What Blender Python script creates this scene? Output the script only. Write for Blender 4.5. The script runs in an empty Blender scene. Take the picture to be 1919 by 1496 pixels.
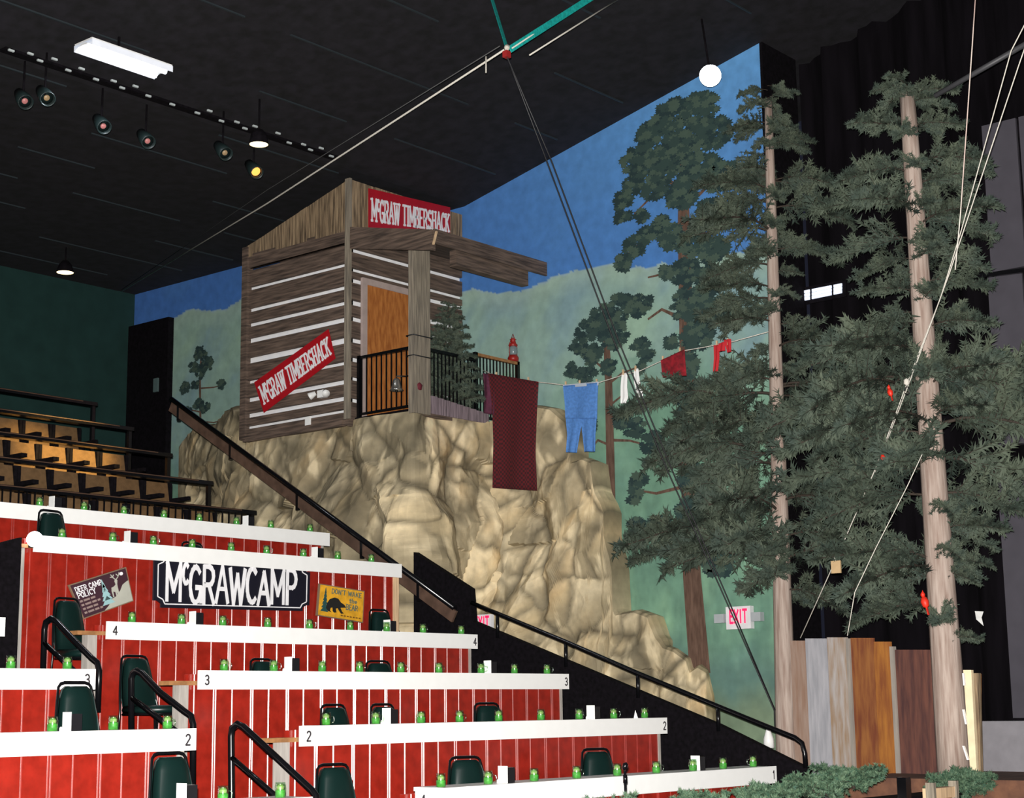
import bpy, math, random
import numpy as np
from mathutils import Vector, Matrix
random.seed(7); rng = np.random.default_rng(7)
S = bpy.context.scene; COL = S.collection
# ------------------------------------------------------------------ camera, world, light, exposure
IW, IH = 1919, 1496
FP = 3144.0; PIT = math.radians(10.4); YAW = math.radians(40.16); ROL = math.radians(-.75)
CAM = np.array([0, 0, 1.36])
fw = np.array([math.cos(YAW)*math.cos(PIT), math.sin(YAW)*math.cos(PIT), math.sin(PIT)])
r0 = np.array([math.sin(YAW), -math.cos(YAW), 0.]); u0 = np.cross(r0, fw)
rt = r0*math.cos(ROL)+u0*math.sin(ROL); up = -r0*math.sin(ROL)+u0*math.cos(ROL)
cd = bpy.data.cameras.new('camera'); cam = bpy.data.objects.new('camera', cd); COL.objects.link(cam)
cd.sensor_width = 36; cd.lens = FP/IW*36; cd.clip_end = 200
M4 = Matrix.Identity(4)
for i in range(3):
    M4[i][0] = rt[i]; M4[i][1] = up[i]; M4[i][2] = -fw[i]; M4[i][3] = CAM[i]
cam.matrix_world = M4; S.camera = cam
w = bpy.data.worlds.new('world'); S.world = w; w.use_nodes = True
w.node_tree.nodes['Background'].inputs[0].default_value = (.55, .6, 1, 1)
w.node_tree.nodes['Background'].inputs[1].default_value = .022
S.view_settings.view_transform = 'Standard'; S.view_settings.look = 'None'
S.view_settings.exposure = 0; S.view_settings.gamma = 1
def lamp(name, kind, loc, power, color=(1, 1, 1), size=.05, rot=None, **k):
    l = bpy.data.lights.new(name, kind); l.energy = power; l.color = color
    if kind == 'AREA': l.size = size
    elif kind != 'SUN': l.shadow_soft_size = size
    for a, b in k.items(): setattr(l, a, b)
    o = bpy.data.objects.new(name, l); COL.objects.link(o); o.location = loc
    if rot is not None: o.rotation_euler = Vector(rot).to_track_quat('-Z', 'Y').to_euler()
    return o
# the flash of the photographer's camera
lamp('camera_flash', 'POINT', Vector(CAM)+Vector((-.02, .02, .11)), 16800, (1, .97, .93), .035)
# ------------------------------------------------------------------ measuring
def ray(x, y): return (x-959.5)/FP*rt+(748-y)/FP*up+fw
def on(x, y, ax, v):
    i = 'xyz'.index(ax); d = ray(x, y); return CAM+(v-CAM[i])/d[i]*d
def hit(x, y, A, B):
    A = np.array(A, float); B = np.array(B, float); n = np.array([-(B-A)[1], (B-A)[0]]); d = ray(x, y)
    return CAM+((A-CAM[:2])@n)/(d[:2]@n)*d
def at(x, y, depth):
    return CAM+ray(x, y)*depth
# ------------------------------------------------------------------ materials
MATS = {}
def mat(name, col, rough=.7, metal=0, noise=0, scale=8, stretch=None, bump=0, spec=.5, col2=None, emis=None, es=0, alpha=1, detail=4):
    if name in MATS: return MATS[name]
    m = bpy.data.materials.new(name); m.use_nodes = True; MATS[name] = m
    nt = m.node_tree; b = nt.nodes['Principled BSDF']
    b.inputs['Base Color'].default_value = (*col, 1); b.inputs['Roughness'].default_value = rough
    b.inputs['Metallic'].default_value = metal; b.inputs['Specular IOR Level'].default_value = spec
    b.inputs['Alpha'].default_value = alpha
    if emis: b.inputs['Emission Color'].default_value = (*emis, 1); b.inputs['Emission Strength'].default_value = es
    tc = nt.nodes.new('ShaderNodeTexCoord'); mp = nt.nodes.new('ShaderNodeMapping'); n = nt.nodes.new('ShaderNodeTexNoise')
    nt.links.new(tc.outputs['Object'], mp.inputs[0]); nt.links.new(mp.outputs[0], n.inputs['Vector'])
    if stretch: mp.inputs['Scale'].default_value = stretch
    n.inputs['Scale'].default_value = scale; n.inputs['Detail'].default_value = detail
    a = noise or .06
    cr = nt.nodes.new('ShaderNodeValToRGB'); nt.links.new(n.outputs['Fac'], cr.inputs[0])
    cr.color_ramp.elements[0].position = .32; cr.color_ramp.elements[1].position = .68
    c2 = col2 or tuple(min(1, c*(1+a)) for c in col); c1 = col if col2 else tuple(c*(1-a) for c in col)
    cr.color_ramp.elements[0].color = (*c1, 1); cr.color_ramp.elements[1].color = (*c2, 1)
    nt.links.new(cr.outputs[0], b.inputs['Base Color'])
    if bump:
        bp = nt.nodes.new('ShaderNodeBump'); bp.inputs['Strength'].default_value = bump; bp.inputs['Distance'].default_value = .02
        nt.links.new(n.outputs['Fac'], bp.inputs['Height']); nt.links.new(bp.outputs[0], b.inputs['Normal'])
    return m
mBlack = mat('black_paint', (.004, .003, .0045), .9, spec=.12, noise=.5, scale=20)
mCeil = mat('black_ceiling', (.007, .006, .009), .9, noise=.7, scale=6)
mMetalB = mat('black_gloss_metal', (.004, .004, .005), .22, spec=.45)
mRed = mat('barn_red_panel_paint', (.27, .016, .009), .24, noise=.2, scale=9, bump=.03, spec=.6)
mWhite = mat('white_gloss_paint', (.92, .92, .9), .35, noise=.02)
mNum = mat('dark_number_paint', (.03, .025, .03), .6)
mGreyTrim = mat('grey_raw_wood', (.36, .33, .30), .7, noise=.2, scale=6, stretch=(6, 6, .6))
mLtWood = mat('pale_raw_wood', (.72, .50, .30), .6, noise=.25, scale=5, stretch=(6, 6, .5))
mPly = mat('plywood_edge', (.34, .16, .06), .6, noise=.3, scale=12)
mGreenV = mat('dark_green_vinyl', (.004, .016, .014), .36, noise=.15, scale=3, spec=.35)
mFloor = mat('black_carpet', (.005, .0045, .005), .97, spec=.1, noise=.4, scale=30)
mBackW = mat('dark_green_wall_paint', (.014, .042, .038), .85, spec=.2, noise=.12, scale=3)
mRopeW = mat('white_rope', (.7, .66, .58), .7, noise=.15, scale=60)
mSteel = mat('steel_cable', (.012, .012, .014), .5)
mTeal = mat('teal_webbing', (.01, .42, .38), .6, noise=.25, scale=30)
mClamp = mat('red_clamp_paint', (.35, .02, .02), .5)
def wood(name, a, b, stretch, bump=.4, scale=5): return mat(name, a, .8, noise=.3, scale=scale, stretch=stretch, bump=bump, col2=b)
mBarnV = wood('weathered_vertical_planks', (.075, .05, .03), (.38, .27, .16), (7, 7, .5))
mBarnH = wood('weathered_horizontal_planks', (.045, .031, .024), (.175, .12, .09), (.5, .5, 7))
mPost = wood('weathered_grey_post', (.14, .12, .095), (.33, .28, .21), (7, 7, .5))
mDoorW = wood('stained_orange_brown_door', (.30, .085, .012), (.52, .19, .04), (5, 5, 1), .1)
mChink = mat('white_chinking', (.95, .96, 1.0), .7, noise=.06, scale=10)
mBanner = mat('red_vinyl_banner', (.42, .008, .015), .4, noise=.08)
mLet = mat('white_lettering', (.85, .84, .86), .6)
mSignB = mat('black_sign_paint', (.006, .006, .014), .5)
mTan = mat('seat_fabric', (.13, .075, .035), .85, spec=.1, noise=.15, scale=20)
mTrunk = mat('round_log_bark', (.30, .21, .17), .85, noise=.3, scale=6, stretch=(5, 5, .4), bump=.4, col2=(.52, .42, .36))
mFol = mat('artificial_pine_needles', (.035, .055, .047), .7, scale=2.2, col2=(.11, .135, .095), spec=.2)
mFol2 = mat('green_garland_needles', (.028, .08, .05), .6, scale=5, col2=(.13, .20, .12), spec=.3)
mTwig = mat('brown_twig', (.04, .028, .02), .8)
mGrey = mat('grey_wall_panel_fabric', (.075, .07, .085), .9, spec=.2, noise=.08, scale=4)
# ------------------------------------------------------------------ mesh builder
class MB:
    def __init__(s): s.v = []; s.f = []; s.m = []; s.sm = []; s.mi = 0
    def face(s, idx, smooth=False): s.f.append(tuple(idx)); s.m.append(s.mi); s.sm.append(smooth)
    def add(s, vs, fs, smooth=False):
        o = len(s.v); s.v.extend([tuple(map(float, p)) for p in vs])
        for f in fs: s.face([i+o for i in f], smooth)
        return s
    def box(s, a, b):
        x0, y0, z0 = [min(p, q) for p, q in zip(a, b)]; x1, y1, z1 = [max(p, q) for p, q in zip(a, b)]
        return s.add([(x0,y0,z0),(x1,y0,z0),(x1,y1,z0),(x0,y1,z0),(x0,y0,z1),(x1,y0,z1),(x1,y1,z1),(x0,y1,z1)],
              [(0,3,2,1),(4,5,6,7),(0,1,5,4),(1,2,6,5),(2,3,7,6),(3,0,4,7)])
    def bar(s, a, b, w_, h_, upv=(0, 0, 1)):
        a = Vector(a); b = Vector(b); d = (b-a).normalized(); x = d.cross(Vector(upv)).normalized(); y = x.cross(d)
        vs = [p+x*sx*w_/2+y*sy*h_/2 for p in (a, b) for sx, sy in ((-1,-1),(1,-1),(1,1),(-1,1))]
        return s.add(vs, [(3,2,1,0),(4,5,6,7),(0,1,5,4),(1,2,6,5),(2,3,7,6),(3,0,4,7)])
    def tube(s, pts, r, n=8, cap=True):
        pts = [Vector(p) for p in pts]; k = len(pts); rs = r if isinstance(r, (list, tuple)) else [r]*k
        o = len(s.v); ref = None
        for i, p in enumerate(pts):
            d = (pts[min(i+1, k-1)]-pts[max(i-1, 0)]).normalized()
            if ref is None: ref = Vector((0, 0, 1)) if abs(d.z) < .9 else Vector((1, 0, 0))
            x = d.cross(ref).normalized(); y = x.cross(d).normalized(); ref = y
            for j in range(n):
                a = 2*math.pi*j/n; s.v.append(tuple(p+(x*math.cos(a)+y*math.sin(a))*rs[i]))
        for i in range(k-1):
            for j in range(n): s.face((o+i*n+j, o+i*n+(j+1) % n, o+(i+1)*n+(j+1) % n, o+(i+1)*n+j), True)
        if cap: s.face([o+j for j in range(n)][::-1]); s.face([o+(k-1)*n+j for j in range(n)])
        return s
    def lathe(s, prof, c=(0, 0, 0), n=16, axis=None):
        o = len(s.v); q = Vector(axis).to_track_quat('Z', 'Y') if axis else None
        for r, z in prof:
            for j in range(n):
                a = 2*math.pi*j/n; p = Vector((r*math.cos(a), r*math.sin(a), z))
                if q: p = q @ p
                s.v.append(tuple(p+Vector(c)))
        for i in range(len(prof)-1):
            for j in range(n): s.face((o+i*n+j, o+i*n+(j+1) % n, o+(i+1)*n+(j+1) % n, o+(i+1)*n+j), True)
        return s
    def prism(s, pts, off):   # planar outline swept along off
        k = len(pts); P = [Vector(p) for p in pts]; off = Vector(off)
        return s.add(P+[p+off for p in P], [tuple(range(k))[::-1], tuple(range(k, 2*k))]+[(i, (i+1) % k, (i+1) % k+k, i+k) for i in range(k)])
    def blade(s, a, d, n_, wdt):
        a = Vector(a); x = d.cross(n_).normalized()*wdt
        o = len(s.v); s.v.extend([tuple(a-x), tuple(a+x), tuple(a+d)]); s.face((o, o+1, o+2))
    def build(s, name, mats, parent=None, loc=None):
        me = bpy.data.meshes.new(name); me.from_pydata(s.v, [], s.f)
        if not isinstance(mats, (list, tuple)): mats = [mats]
        for m in mats: me.materials.append(m)
        me.polygons.foreach_set('material_index', s.m); me.polygons.foreach_set('use_smooth', s.sm)
        me.update(); o = bpy.data.objects.new(name, me); COL.objects.link(o)
        if parent: o.parent = parent
        if loc is not None: o.location = loc
        return o
def tag(o, label=None, cat=None, group=None, kind=None):
    if label: o['label'] = label
    if cat: o['category'] = cat
    if group: o['group'] = group
    if kind: o['kind'] = kind
    return o
def thing(name, label, cat, loc=(0, 0, 0), group=None, rz=0):
    o = bpy.data.objects.new(name, None); o.empty_display_size = .1; COL.objects.link(o); o.location = loc; o.rotation_euler[2] = rz
    return tag(o, label, cat, group)
def part(o, name, mb, m): # geometry given in world coordinates, parent at o
    T = Vector(o.location)
    if o.rotation_euler[2]: raise ValueError
    mb.v = [(p[0]-T.x, p[1]-T.y, p[2]-T.z) for p in mb.v]
    return mb.build(name, m, o)
def dup(root, loc, label=None, rz=None, group=None, scale=None):
    r = root.copy(); COL.objects.link(r); r.location = loc
    if label: r['label'] = label
    if group: r['group'] = group
    if rz is not None: r.rotation_euler[2] = rz
    if scale: r.scale = scale
    for ch in list(root.children):
        c = ch.copy(); COL.objects.link(c); c.parent = r
        for g in ch.children:
            d = g.copy(); COL.objects.link(d); d.parent = c
    return r
def struct(name, mb, m): return tag(mb.build(name, m), kind='structure')
# ------------------------------------------------------------------ lettering made of strokes
def arc(cx, cy, rx, ry, a0, a1, n=8):
    return [(cx+rx*math.cos(math.radians(a0+(a1-a0)*i/n)), cy+ry*math.sin(math.radians(a0+(a1-a0)*i/n))) for i in range(n+1)]
G = {  # glyph: width, strokes, serif feet (x, y)
'M': (.95, [[(.1,0),(.1,1)],[(.1,1),(.475,.25),(.85,1)],[(.85,1),(.85,0)]], [(.1,0),(.85,0),(.05,1),(.9,1)]),
'W': (1.0, [[(.05,1),(.28,0),(.5,.85),(.72,0),(.95,1)]], [(.05,1),(.5,1),(.95,1)]),
'A': (.8, [[(.05,0),(.4,1),(.75,0)],[(.2,.36),(.6,.36)]], [(.08,0),(.72,0)]),
'G': (.75, [arc(.4,.5,.32,.5,45,340,14),[(.42,.42),(.72,.42),(.72,.02)]], [(.62,.42)]),
'C': (.7, [arc(.4,.5,.32,.5,50,310,14)], [(.6,.82)]),
'R': (.78, [[(.12,0),(.12,1),(.4,1)]+arc(.4,.75,.27,.25,80,-80,6)+[(.12,.5)],[(.4,.5),(.7,0)]], [(.12,0),(.7,0),(.05,1)]),
'P': (.72, [[(.12,0),(.12,1),(.4,1)]+arc(.4,.74,.27,.26,80,-80,6)+[(.12,.48)]], [(.12,0),(.05,1)]),
'T': (.7, [[(.35,0),(.35,1)],[(.02,1),(.68,1)]], [(.35,0)]),
'I': (.4, [[(.2,0),(.2,1)]], [(.2,0),(.2,1)]),
'B': (.75, [[(.12,0),(.12,1),(.4,1)]+arc(.4,.76,.22,.24,80,-80,6)+[(.12,.52),(.4,.52)]+arc(.4,.26,.27,.26,80,-80,6)+[(.12,0)]], [(.08,0),(.08,1)]),
'E': (.68, [[(.62,0),(.12,0),(.12,1),(.6,1)],[(.12,.52),(.5,.52)]], [(.08,0),(.08,1)]),
'S': (.66, [arc(.33,.74,.25,.25,40,265,8)+arc(.33,.26,.26,.25,90,-150,9)], [(.12,.1),(.55,.88)]),
'H': (.82, [[(.14,0),(.14,1)],[(.68,0),(.68,1)],[(.14,.5),(.68,.5)]], [(.14,0),(.14,1),(.68,0),(.68,1)]),
'K': (.8, [[(.14,0),(.14,1)],[(.7,1),(.16,.42)],[(.32,.56),(.72,0)]], [(.14,0),(.14,1),(.7,0),(.68,1)]),
'D': (.75, [[(.12,0),(.12,1),(.35,1)]+arc(.35,.5,.33,.5,80,-80,8)+[(.12,0)]], [(.08,0),(.08,1)]),
'O': (.75, [arc(.37,.5,.3,.5,0,360,14)], []), 'L': (.62, [[(.12,1),(.12,0),(.58,0)]], [(.12,1),(.1,0)]),
'Y': (.72, [[(.05,1),(.36,.5),(.67,1)],[(.36,.5),(.36,0)]], [(.36,0),(.06,1),(.66,1)]),
'N': (.8, [[(.12,0),(.12,1),(.66,0),(.66,1)]], [(.12,0),(.66,1),(.1,1)]), "'": (.25, [[(.12,1),(.1,.75)]], []),
'X': (.75, [[(.05,0),(.68,1)],[(.05,1),(.68,0)]], []), ' ': (.42, [], []), '-': (.3, [[(.05,.5),(.25,.5)]], []),
't': (.5, [[(.25,.9),(.25,.1),(.4,.02)],[(.05,.62),(.45,.62)]], []), 'h': (.6, [[(.1,0),(.1,1)],[(.1,.45)]+arc(.3,.4,.2,.2,120,0,4)+[(.5,0)]], []),
'e': (.58, [[(.08,.3),(.5,.3)]+arc(.29,.3,.21,.3,0,310,9)], []),
'1': (.45, [[(.08,.78),(.26,1),(.26,0)]], []), '2': (.62, [arc(.3,.72,.24,.27,160,-30,8)+[(.05,0),(.56,0)]], []),
'3': (.62, [arc(.28,.75,.23,.25,150,-90,8)+arc(.28,.26,.26,.26,90,-150,8)], []), '4': (.65, [[(.46,0),(.46,1),(.04,.3),(.62,.3)]], []),
}
def text2d(txt, thick=.14, serif=0, small=None, gap=.08, thin=1.0, jitter=0):
    """quads of the strokes, in a frame one cap height tall; returns quads, width"""
    q = []; x = 0; rd = random.Random(len(txt))
    for i, ch in enumerate(txt):
        sc = 1; dy = 0
        if small and i in small: sc = .5; dy = .5
        wd, st, sf = G[ch.upper() if ch not in G else ch]
        jy = rd.uniform(-jitter, jitter); js = 1+rd.uniform(-jitter, jitter)
        for pl in st:
            for a, b in zip(pl, pl[1:]):
                a = np.array([x+a[0]*sc, dy+jy+a[1]*sc*js]); b = np.array([x+b[0]*sc, dy+jy+b[1]*sc*js]); d = b-a; L = np.hypot(*d)
                if L < 1e-6: continue
                d /= L; n = np.array([-d[1], d[0]]); vert = abs(d[1])
                t = thick*(thin+(1-thin)*vert)/2*(.8 if sc < 1 else 1); e = t*.55
                a2 = a-d*e; b2 = b+d*e
                ta = t*(1+rd.uniform(-1, 1)*jitter*3); tb = t*(1+rd.uniform(-1, 1)*jitter*3)
                q.append([a2-n*ta, b2-n*tb, b2+n*tb, a2+n*ta])
        if serif:
            for sx, sy in sf:
                c = np.array([x+sx*sc, dy+jy+sy*sc]); h = .05*sc; ww = serif*sc
                yy = -.0 if sy < .5 else 0
                q.append([c+(-ww, -h), c+(ww, -h), c+(ww, h), c+(-ww, h)])
        x += wd*sc+gap
    return q, x-gap
class Plane4:
    """unit square laid on four measured corners (tl, tr, br, bl)"""
    def __init__(s, tl, tr, br, bl): s.c = [Vector(p) for p in (tl, tr, br, bl)]; s.n = ((s.c[1]-s.c[0]).cross(s.c[3]-s.c[0])).normalized()
    def p(s, u, v, off=0):
        tl, tr, br, bl = s.c; return (bl*(1-u)+br*u)*(1-v)+(tl*(1-u)+tr*u)*v+s.n*off
def letters(pl, txt, u0, u1, v0, v1, off, th=.004, **k):
    """lettering standing off from plane pl by off (pl.n points away from or towards viewer: sign in off)"""
    q, W_ = text2d(txt, **k); mb = MB(); sg = 1 if off > 0 else -1
    for i, quad in enumerate(q):
        pts = [pl.p(u0+(u1-u0)*a[0]/W_, v0+(v1-v0)*a[1], off) for a in quad]
        mb.prism(pts, pl.n*sg*(th+.0004*(i % 9)))
    return mb
def outline(pl, pts, off, th): return MB().prism([pl.p(u, v, off) for u, v in pts], pl.n*th)
# ------------------------------------------------------------------ key distances
XA, XB, XE, XS, XW = 8.04, 9.07, 14.0, 15.2, 18.0       # aisle, counters' end, stringer wall, mural wall
ROWY = [8.601, 9.844, 11.083, 12.355, 13.513, 14.718]
ROWZ = [.775, 1.233, 1.690, 2.147, 2.997, 3.447]
YBACK = float(on(253, 550, 'x', XW)[1]); ZC = 8.72
YBR = float(on(870, 389, 'x', XW)[1]); YR = float(on(1440, 500, 'x', XW)[1])
ZR = float(on(1432, 78, 'x', XW)[2])
sl = (ZR-ZC)/(YBR-YR)
# ================================================================== SETTING
struct('floor', MB().box((-3, -3, -.2), (22, 26, 0)), mFloor)
struct('wall_back', MB().box((-4, YBACK, 0), (XW+.3, YBACK+.2, ZC+.3)), mBackW)
YF = 2.0
cb = MB(); zf = ZC+sl*(YBR-YF)
cb.add([(-6, YBACK+.2, ZC), (20.5, YBACK+.2, ZC), (20.5, YBR, ZC), (-6, YBR, ZC), (20.5, YF, zf), (-6, YF, zf)], [(0, 1, 2, 3), (3, 2, 4, 5)])
cb.add([(-6, YBACK+.2, ZC+.2), (20.5, YBACK+.2, ZC+.2), (20.5, YBR, ZC+.2), (-6, YBR, ZC+.2), (20.5, YF, zf+.2), (-6, YF, zf+.2)], [(3, 2, 1, 0), (5, 4, 2, 3)])
ceil = struct('ceiling', cb, mCeil)
def ceilz(y): return ZC if y > YBR else ZC+sl*(YBR-y)
mRib = mat('dark_grey_roof_rib', (.022, .03, .035), .6)
for i in range(14):
    y = 8.2+i*1.15
    if y > YBACK-.5: break
    x = -2+rng.uniform(0, 2)
    while x < 17:
        L = rng.uniform(1.2, 3.2)
        MB().box((x, y, ceilz(y)-.03), (min(x+L, 17.6), y+.022, ceilz(y)-.012)).build('ceiling_rib', mRib, ceil); x += L+rng.uniform(.5, 2.6)
# mural wall, painted scene as a colour layer on a fine grid
def vnoise(x, y, seed=0):
    r = np.random.default_rng(seed); T = r.random((64, 64)); xi = np.floor(x).astype(int); yi = np.floor(y).astype(int)
    fx = x-xi; fy = y-yi; fx = fx*fx*(3-2*fx); fy = fy*fy*(3-2*fy); g = lambda a, b: T[a % 64, b % 64]
    return (g(xi, yi)*(1-fx)+g(xi+1, yi)*fx)*(1-fy)+(g(xi, yi+1)*(1-fx)+g(xi+1, yi+1)*fx)*fy
def fbm(x, y, seed=0, o=5):
    s = 0; a = .5
    for i in range(o): s = s+a*vnoise(x*2**i, y*2**i, seed+i); a /= 2
    return s/(1-.5**o)
NY, NZ = 520, 400
Yg, Zg = np.meshgrid(np.linspace(YR, YBACK, NY), np.linspace(0, ZR+.05, NZ), indexing='ij')
def wl(px, py): p = on(px, py, 'x', XW); return p[1], p[2]
rid = sorted([wl(*q) for q in [(253, 660), (290, 630), (325, 592), (350, 577), (385, 583), (425, 574), (455, 560), (560, 560), (700, 560), (870, 549), (915, 545), (955, 547), (1000, 540), (1040, 521), (1075, 508), (1110, 504), (1150, 499), (1180, 505), (1235, 491), (1270, 496), (1320, 480), (1370, 480), (1432, 462)]])
rz_ = np.interp(Yg, [a for a, b in rid], [b for a, b in rid])+(fbm(Yg*2.2, Yg*0+3, 5)-.5)*.22
base = np.zeros((NY, NZ, 3))
def mixc(m_, c): 
    global base
    m_ = np.clip(m_, 0, 1)[..., None]; base = base*(1-m_)+np.array(c)*m_
tt = np.clip((Zg-6)/4, 0, 1); base[:] = (.028, .19, .60); mixc(tt**1.5*(1-np.clip((Yg-12)/5, 0, 1)), (.09, .38, .80)); mixc(np.clip((Yg-18)/6, 0, 1)*.5, (.03, .16, .58))
mixc((fbm(Yg*1.3, Zg*1.5, 9)-.5)*.8, (.07, .28, .60))
mt = (rz_-Zg)
n1 = fbm(Yg*1.6+Zg*.8, Zg*1.1, 21); n2 = fbm(Yg*3, Zg*1.3, 33); n3 = fbm(Yg*7, Zg*1.6, 44)
mixc(mt*25, (.16, .33, .30)); 
mixc((mt > 0)*np.clip((n1-.5)*5, 0, 1)*.7, (.10, .25, .34)); mixc((mt > 0)*np.clip((.46-n1)*5, 0, 1)*.6, (.22, .42, .28))
mixc((mt > 0)*np.clip(.35-mt, 0, .35)*1.6, (.26, .42, .34))
z1 = 5.9+(fbm(Yg*.9, Yg*0, 3)-.5)*1.4                     # green lower slopes
mixc((z1-Zg)*1.1, (.085, .26, .175)); mixc((z1-Zg > 0)*np.clip((n2-.45)*3, 0, 1)*.7, (.14, .36, .22)); mixc((z1-Zg > 0)*np.clip((.45-n1)*4, 0, 1)*.55, (.05, .20, .19))
z2 = 4.4+(fbm(Yg*1.7, Yg*0, 8)-.5)*1.0                    # misty upright trunks
mixc(np.clip((z2-Zg)*1.2, 0, 1)*np.clip((n3-.5)*4, 0, 1)*.55, (.05, .17, .13)); mixc(np.clip((z2-Zg)*1.2, 0, 1)*np.clip((.45-n3)*4, 0, 1)*.4, (.15, .36, .26))
z3 = 2.15+(fbm(Yg*2.5, Yg*0, 12)-.5)*.9
mixc(np.clip((z3-Zg)*2.5, 0, 1)*.85, (.055, .16, .145)); mixc(np.clip((z3-Zg)*2, 0, 1)*np.clip((n2-.5)*5, 0, 1)*.5, (.10, .24, .17))
mixc(np.clip((1.65-Zg+(n2-.5)*.5)*2.5, 0, 1), (.11, .19, .115)); mixc(np.clip((1.5-Zg)*2, 0, 1)*np.clip((n1-.5)*5, 0, 1)*.5, (.17, .27, .16))
lum = base.mean(-1, keepdims=True); gm = (Zg < rz_)[..., None]; base = np.where(gm, base*.68+lum*.32*np.array([1.12, 1.04, .82]), base*.86+lum*.14)
base = np.clip(base*np.where(Zg < rz_, 1.38, .97)[..., None], 0, .95)
P = np.stack([np.full_like(Yg, XW), Yg, Zg], -1).reshape(-1, 3)
ok = Zg <= np.minimum(ZR+.2, np.where(Yg > YBR, ZC, ZC+sl*(YBR-Yg)))+.05
idx = np.arange(NY*NZ).reshape(NY, NZ)
F4 = np.stack([idx[:-1, :-1], idx[:-1, 1:], idx[1:, 1:], idx[1:, :-1]], -1)[ok[:-1, :-1]].reshape(-1, 4)
me = bpy.data.meshes.new('wall_right'); me.from_pydata(P.tolist(), [], F4.tolist())
ca = me.color_attributes.new('mural_colours', 'FLOAT_COLOR', 'POINT')
ca.data.foreach_set('color', np.concatenate([base.reshape(-1, 3), np.ones((NY*NZ, 1))], 1).astype(np.float32).ravel())
mm = bpy.data.materials.new('landscape_mural_paint'); mm.use_nodes = True; nt = mm.node_tree; b = nt.nodes['Principled BSDF']
va = nt.nodes.new('ShaderNodeVertexColor'); va.layer_name = 'mural_colours'; tc = nt.nodes.new('ShaderNodeTexCoord')
nz = nt.nodes.new('ShaderNodeTexNoise'); nz.inputs['Scale'].default_value = 6; nz.inputs['Detail'].default_value = 8
mr = nt.nodes.new('ShaderNodeMapRange'); mr.inputs[3].default_value = .7; mr.inputs[4].default_value = 1.3
mx = nt.nodes.new('ShaderNodeVectorMath'); mx.operation = 'MULTIPLY'
nt.links.new(tc.outputs['Object'], nz.inputs[0]); nt.links.new(nz.outputs[0], mr.inputs[0]); nt.links.new(va.outputs[0], mx.inputs[0]); nt.links.new(mr.outputs[0], mx.inputs[1])
nt.links.new(mx.outputs[0], b.inputs['Base Color']); b.inputs['Roughness'].default_value = .85
me.materials.append(mm); wr = bpy.data.objects.new('wall_right', me); COL.objects.link(wr); tag(wr, kind='structure')
struct('wall_right_backing', MB().box((XW+.01, YR, 0), (XW+.2, YBACK, ZC)), mBlack).name = 'trim_1'
# black drapes closing the stage side
mDrape = mat('black_stage_drape', (.004, .0032, .0045), .97, spec=.08, noise=.4, scale=3, stretch=(1, 3, .3))
dr = MB(); n = 160; vs = []; fs = []
for i in range(n):
    y = YR-.0+(-6-YR)*i/(n-1); x = XW+1.0+.10*math.sin(i*1.1)+.05*math.sin(i*2.7)
    vs += [(x, y, 0), (x, y, 12.5)]
for i in range(n-1): fs.append((2*i, 2*i+1, 2*i+3, 2*i+2))
dr.add(vs, fs, True); struct('wall_stage', dr, mDrape)
struct('trim_2', MB().box((XW, YR-.04, 0), (XW+.85, YR, ZR+.3)), mBlack)
# black doorway in the mural wall by the back wall
c1 = on(322, 595, 'x', XW-.05); c2 = on(322, 850, 'x', XW-.05)
dw = struct('door_1', MB().box((XW-.12, c1[1], 0), (XW-.001, YBACK, c1[2])), mBlack)
pt = on(292, 722, 'x', XW-.15); MB().box(pt-(.01, .06, .12), pt+(.02, .06, .12)).build('door_sign_plate', mat('pale_plate', (.10, .15, .15), .5), dw)
# grey acoustic panels on the far right
for (xa, ya, xb, yb, lb) in [(1842, 238, 1960, 512, 'upper grey fabric wall panel at the right edge, top of three'), (1853, 522, 1960, 838, 'middle grey fabric wall panel at the right edge'), (1872, 902, 1975, 1346, 'tall lower grey fabric wall panel above the pale stage ledge')]:
    A = on(xa, ya, 'x', 18.65); B = on(xa+16, yb, 'x', 18.65)
    t = thing('wall_panel', lb, 'wall panel', (18.65, A[1], B[2]), 'grey panels on the black stage wall')
    y1 = A[1]-2.6; ym = A[1]-.45
    part(t, 'panel_board', MB().box((18.61, A[1], B[2]), (18.71, ym+.02, A[2])), mGrey)
    part(t, 'panel_board', MB().box((18.61, ym-.02, B[2]), (18.71, y1, A[2]+.0)), mGrey)
    part(t, 'seam_strip', MB().box((18.65, ym-.02, B[2]), (18.72, ym+.02, A[2])), mBlack)
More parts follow.
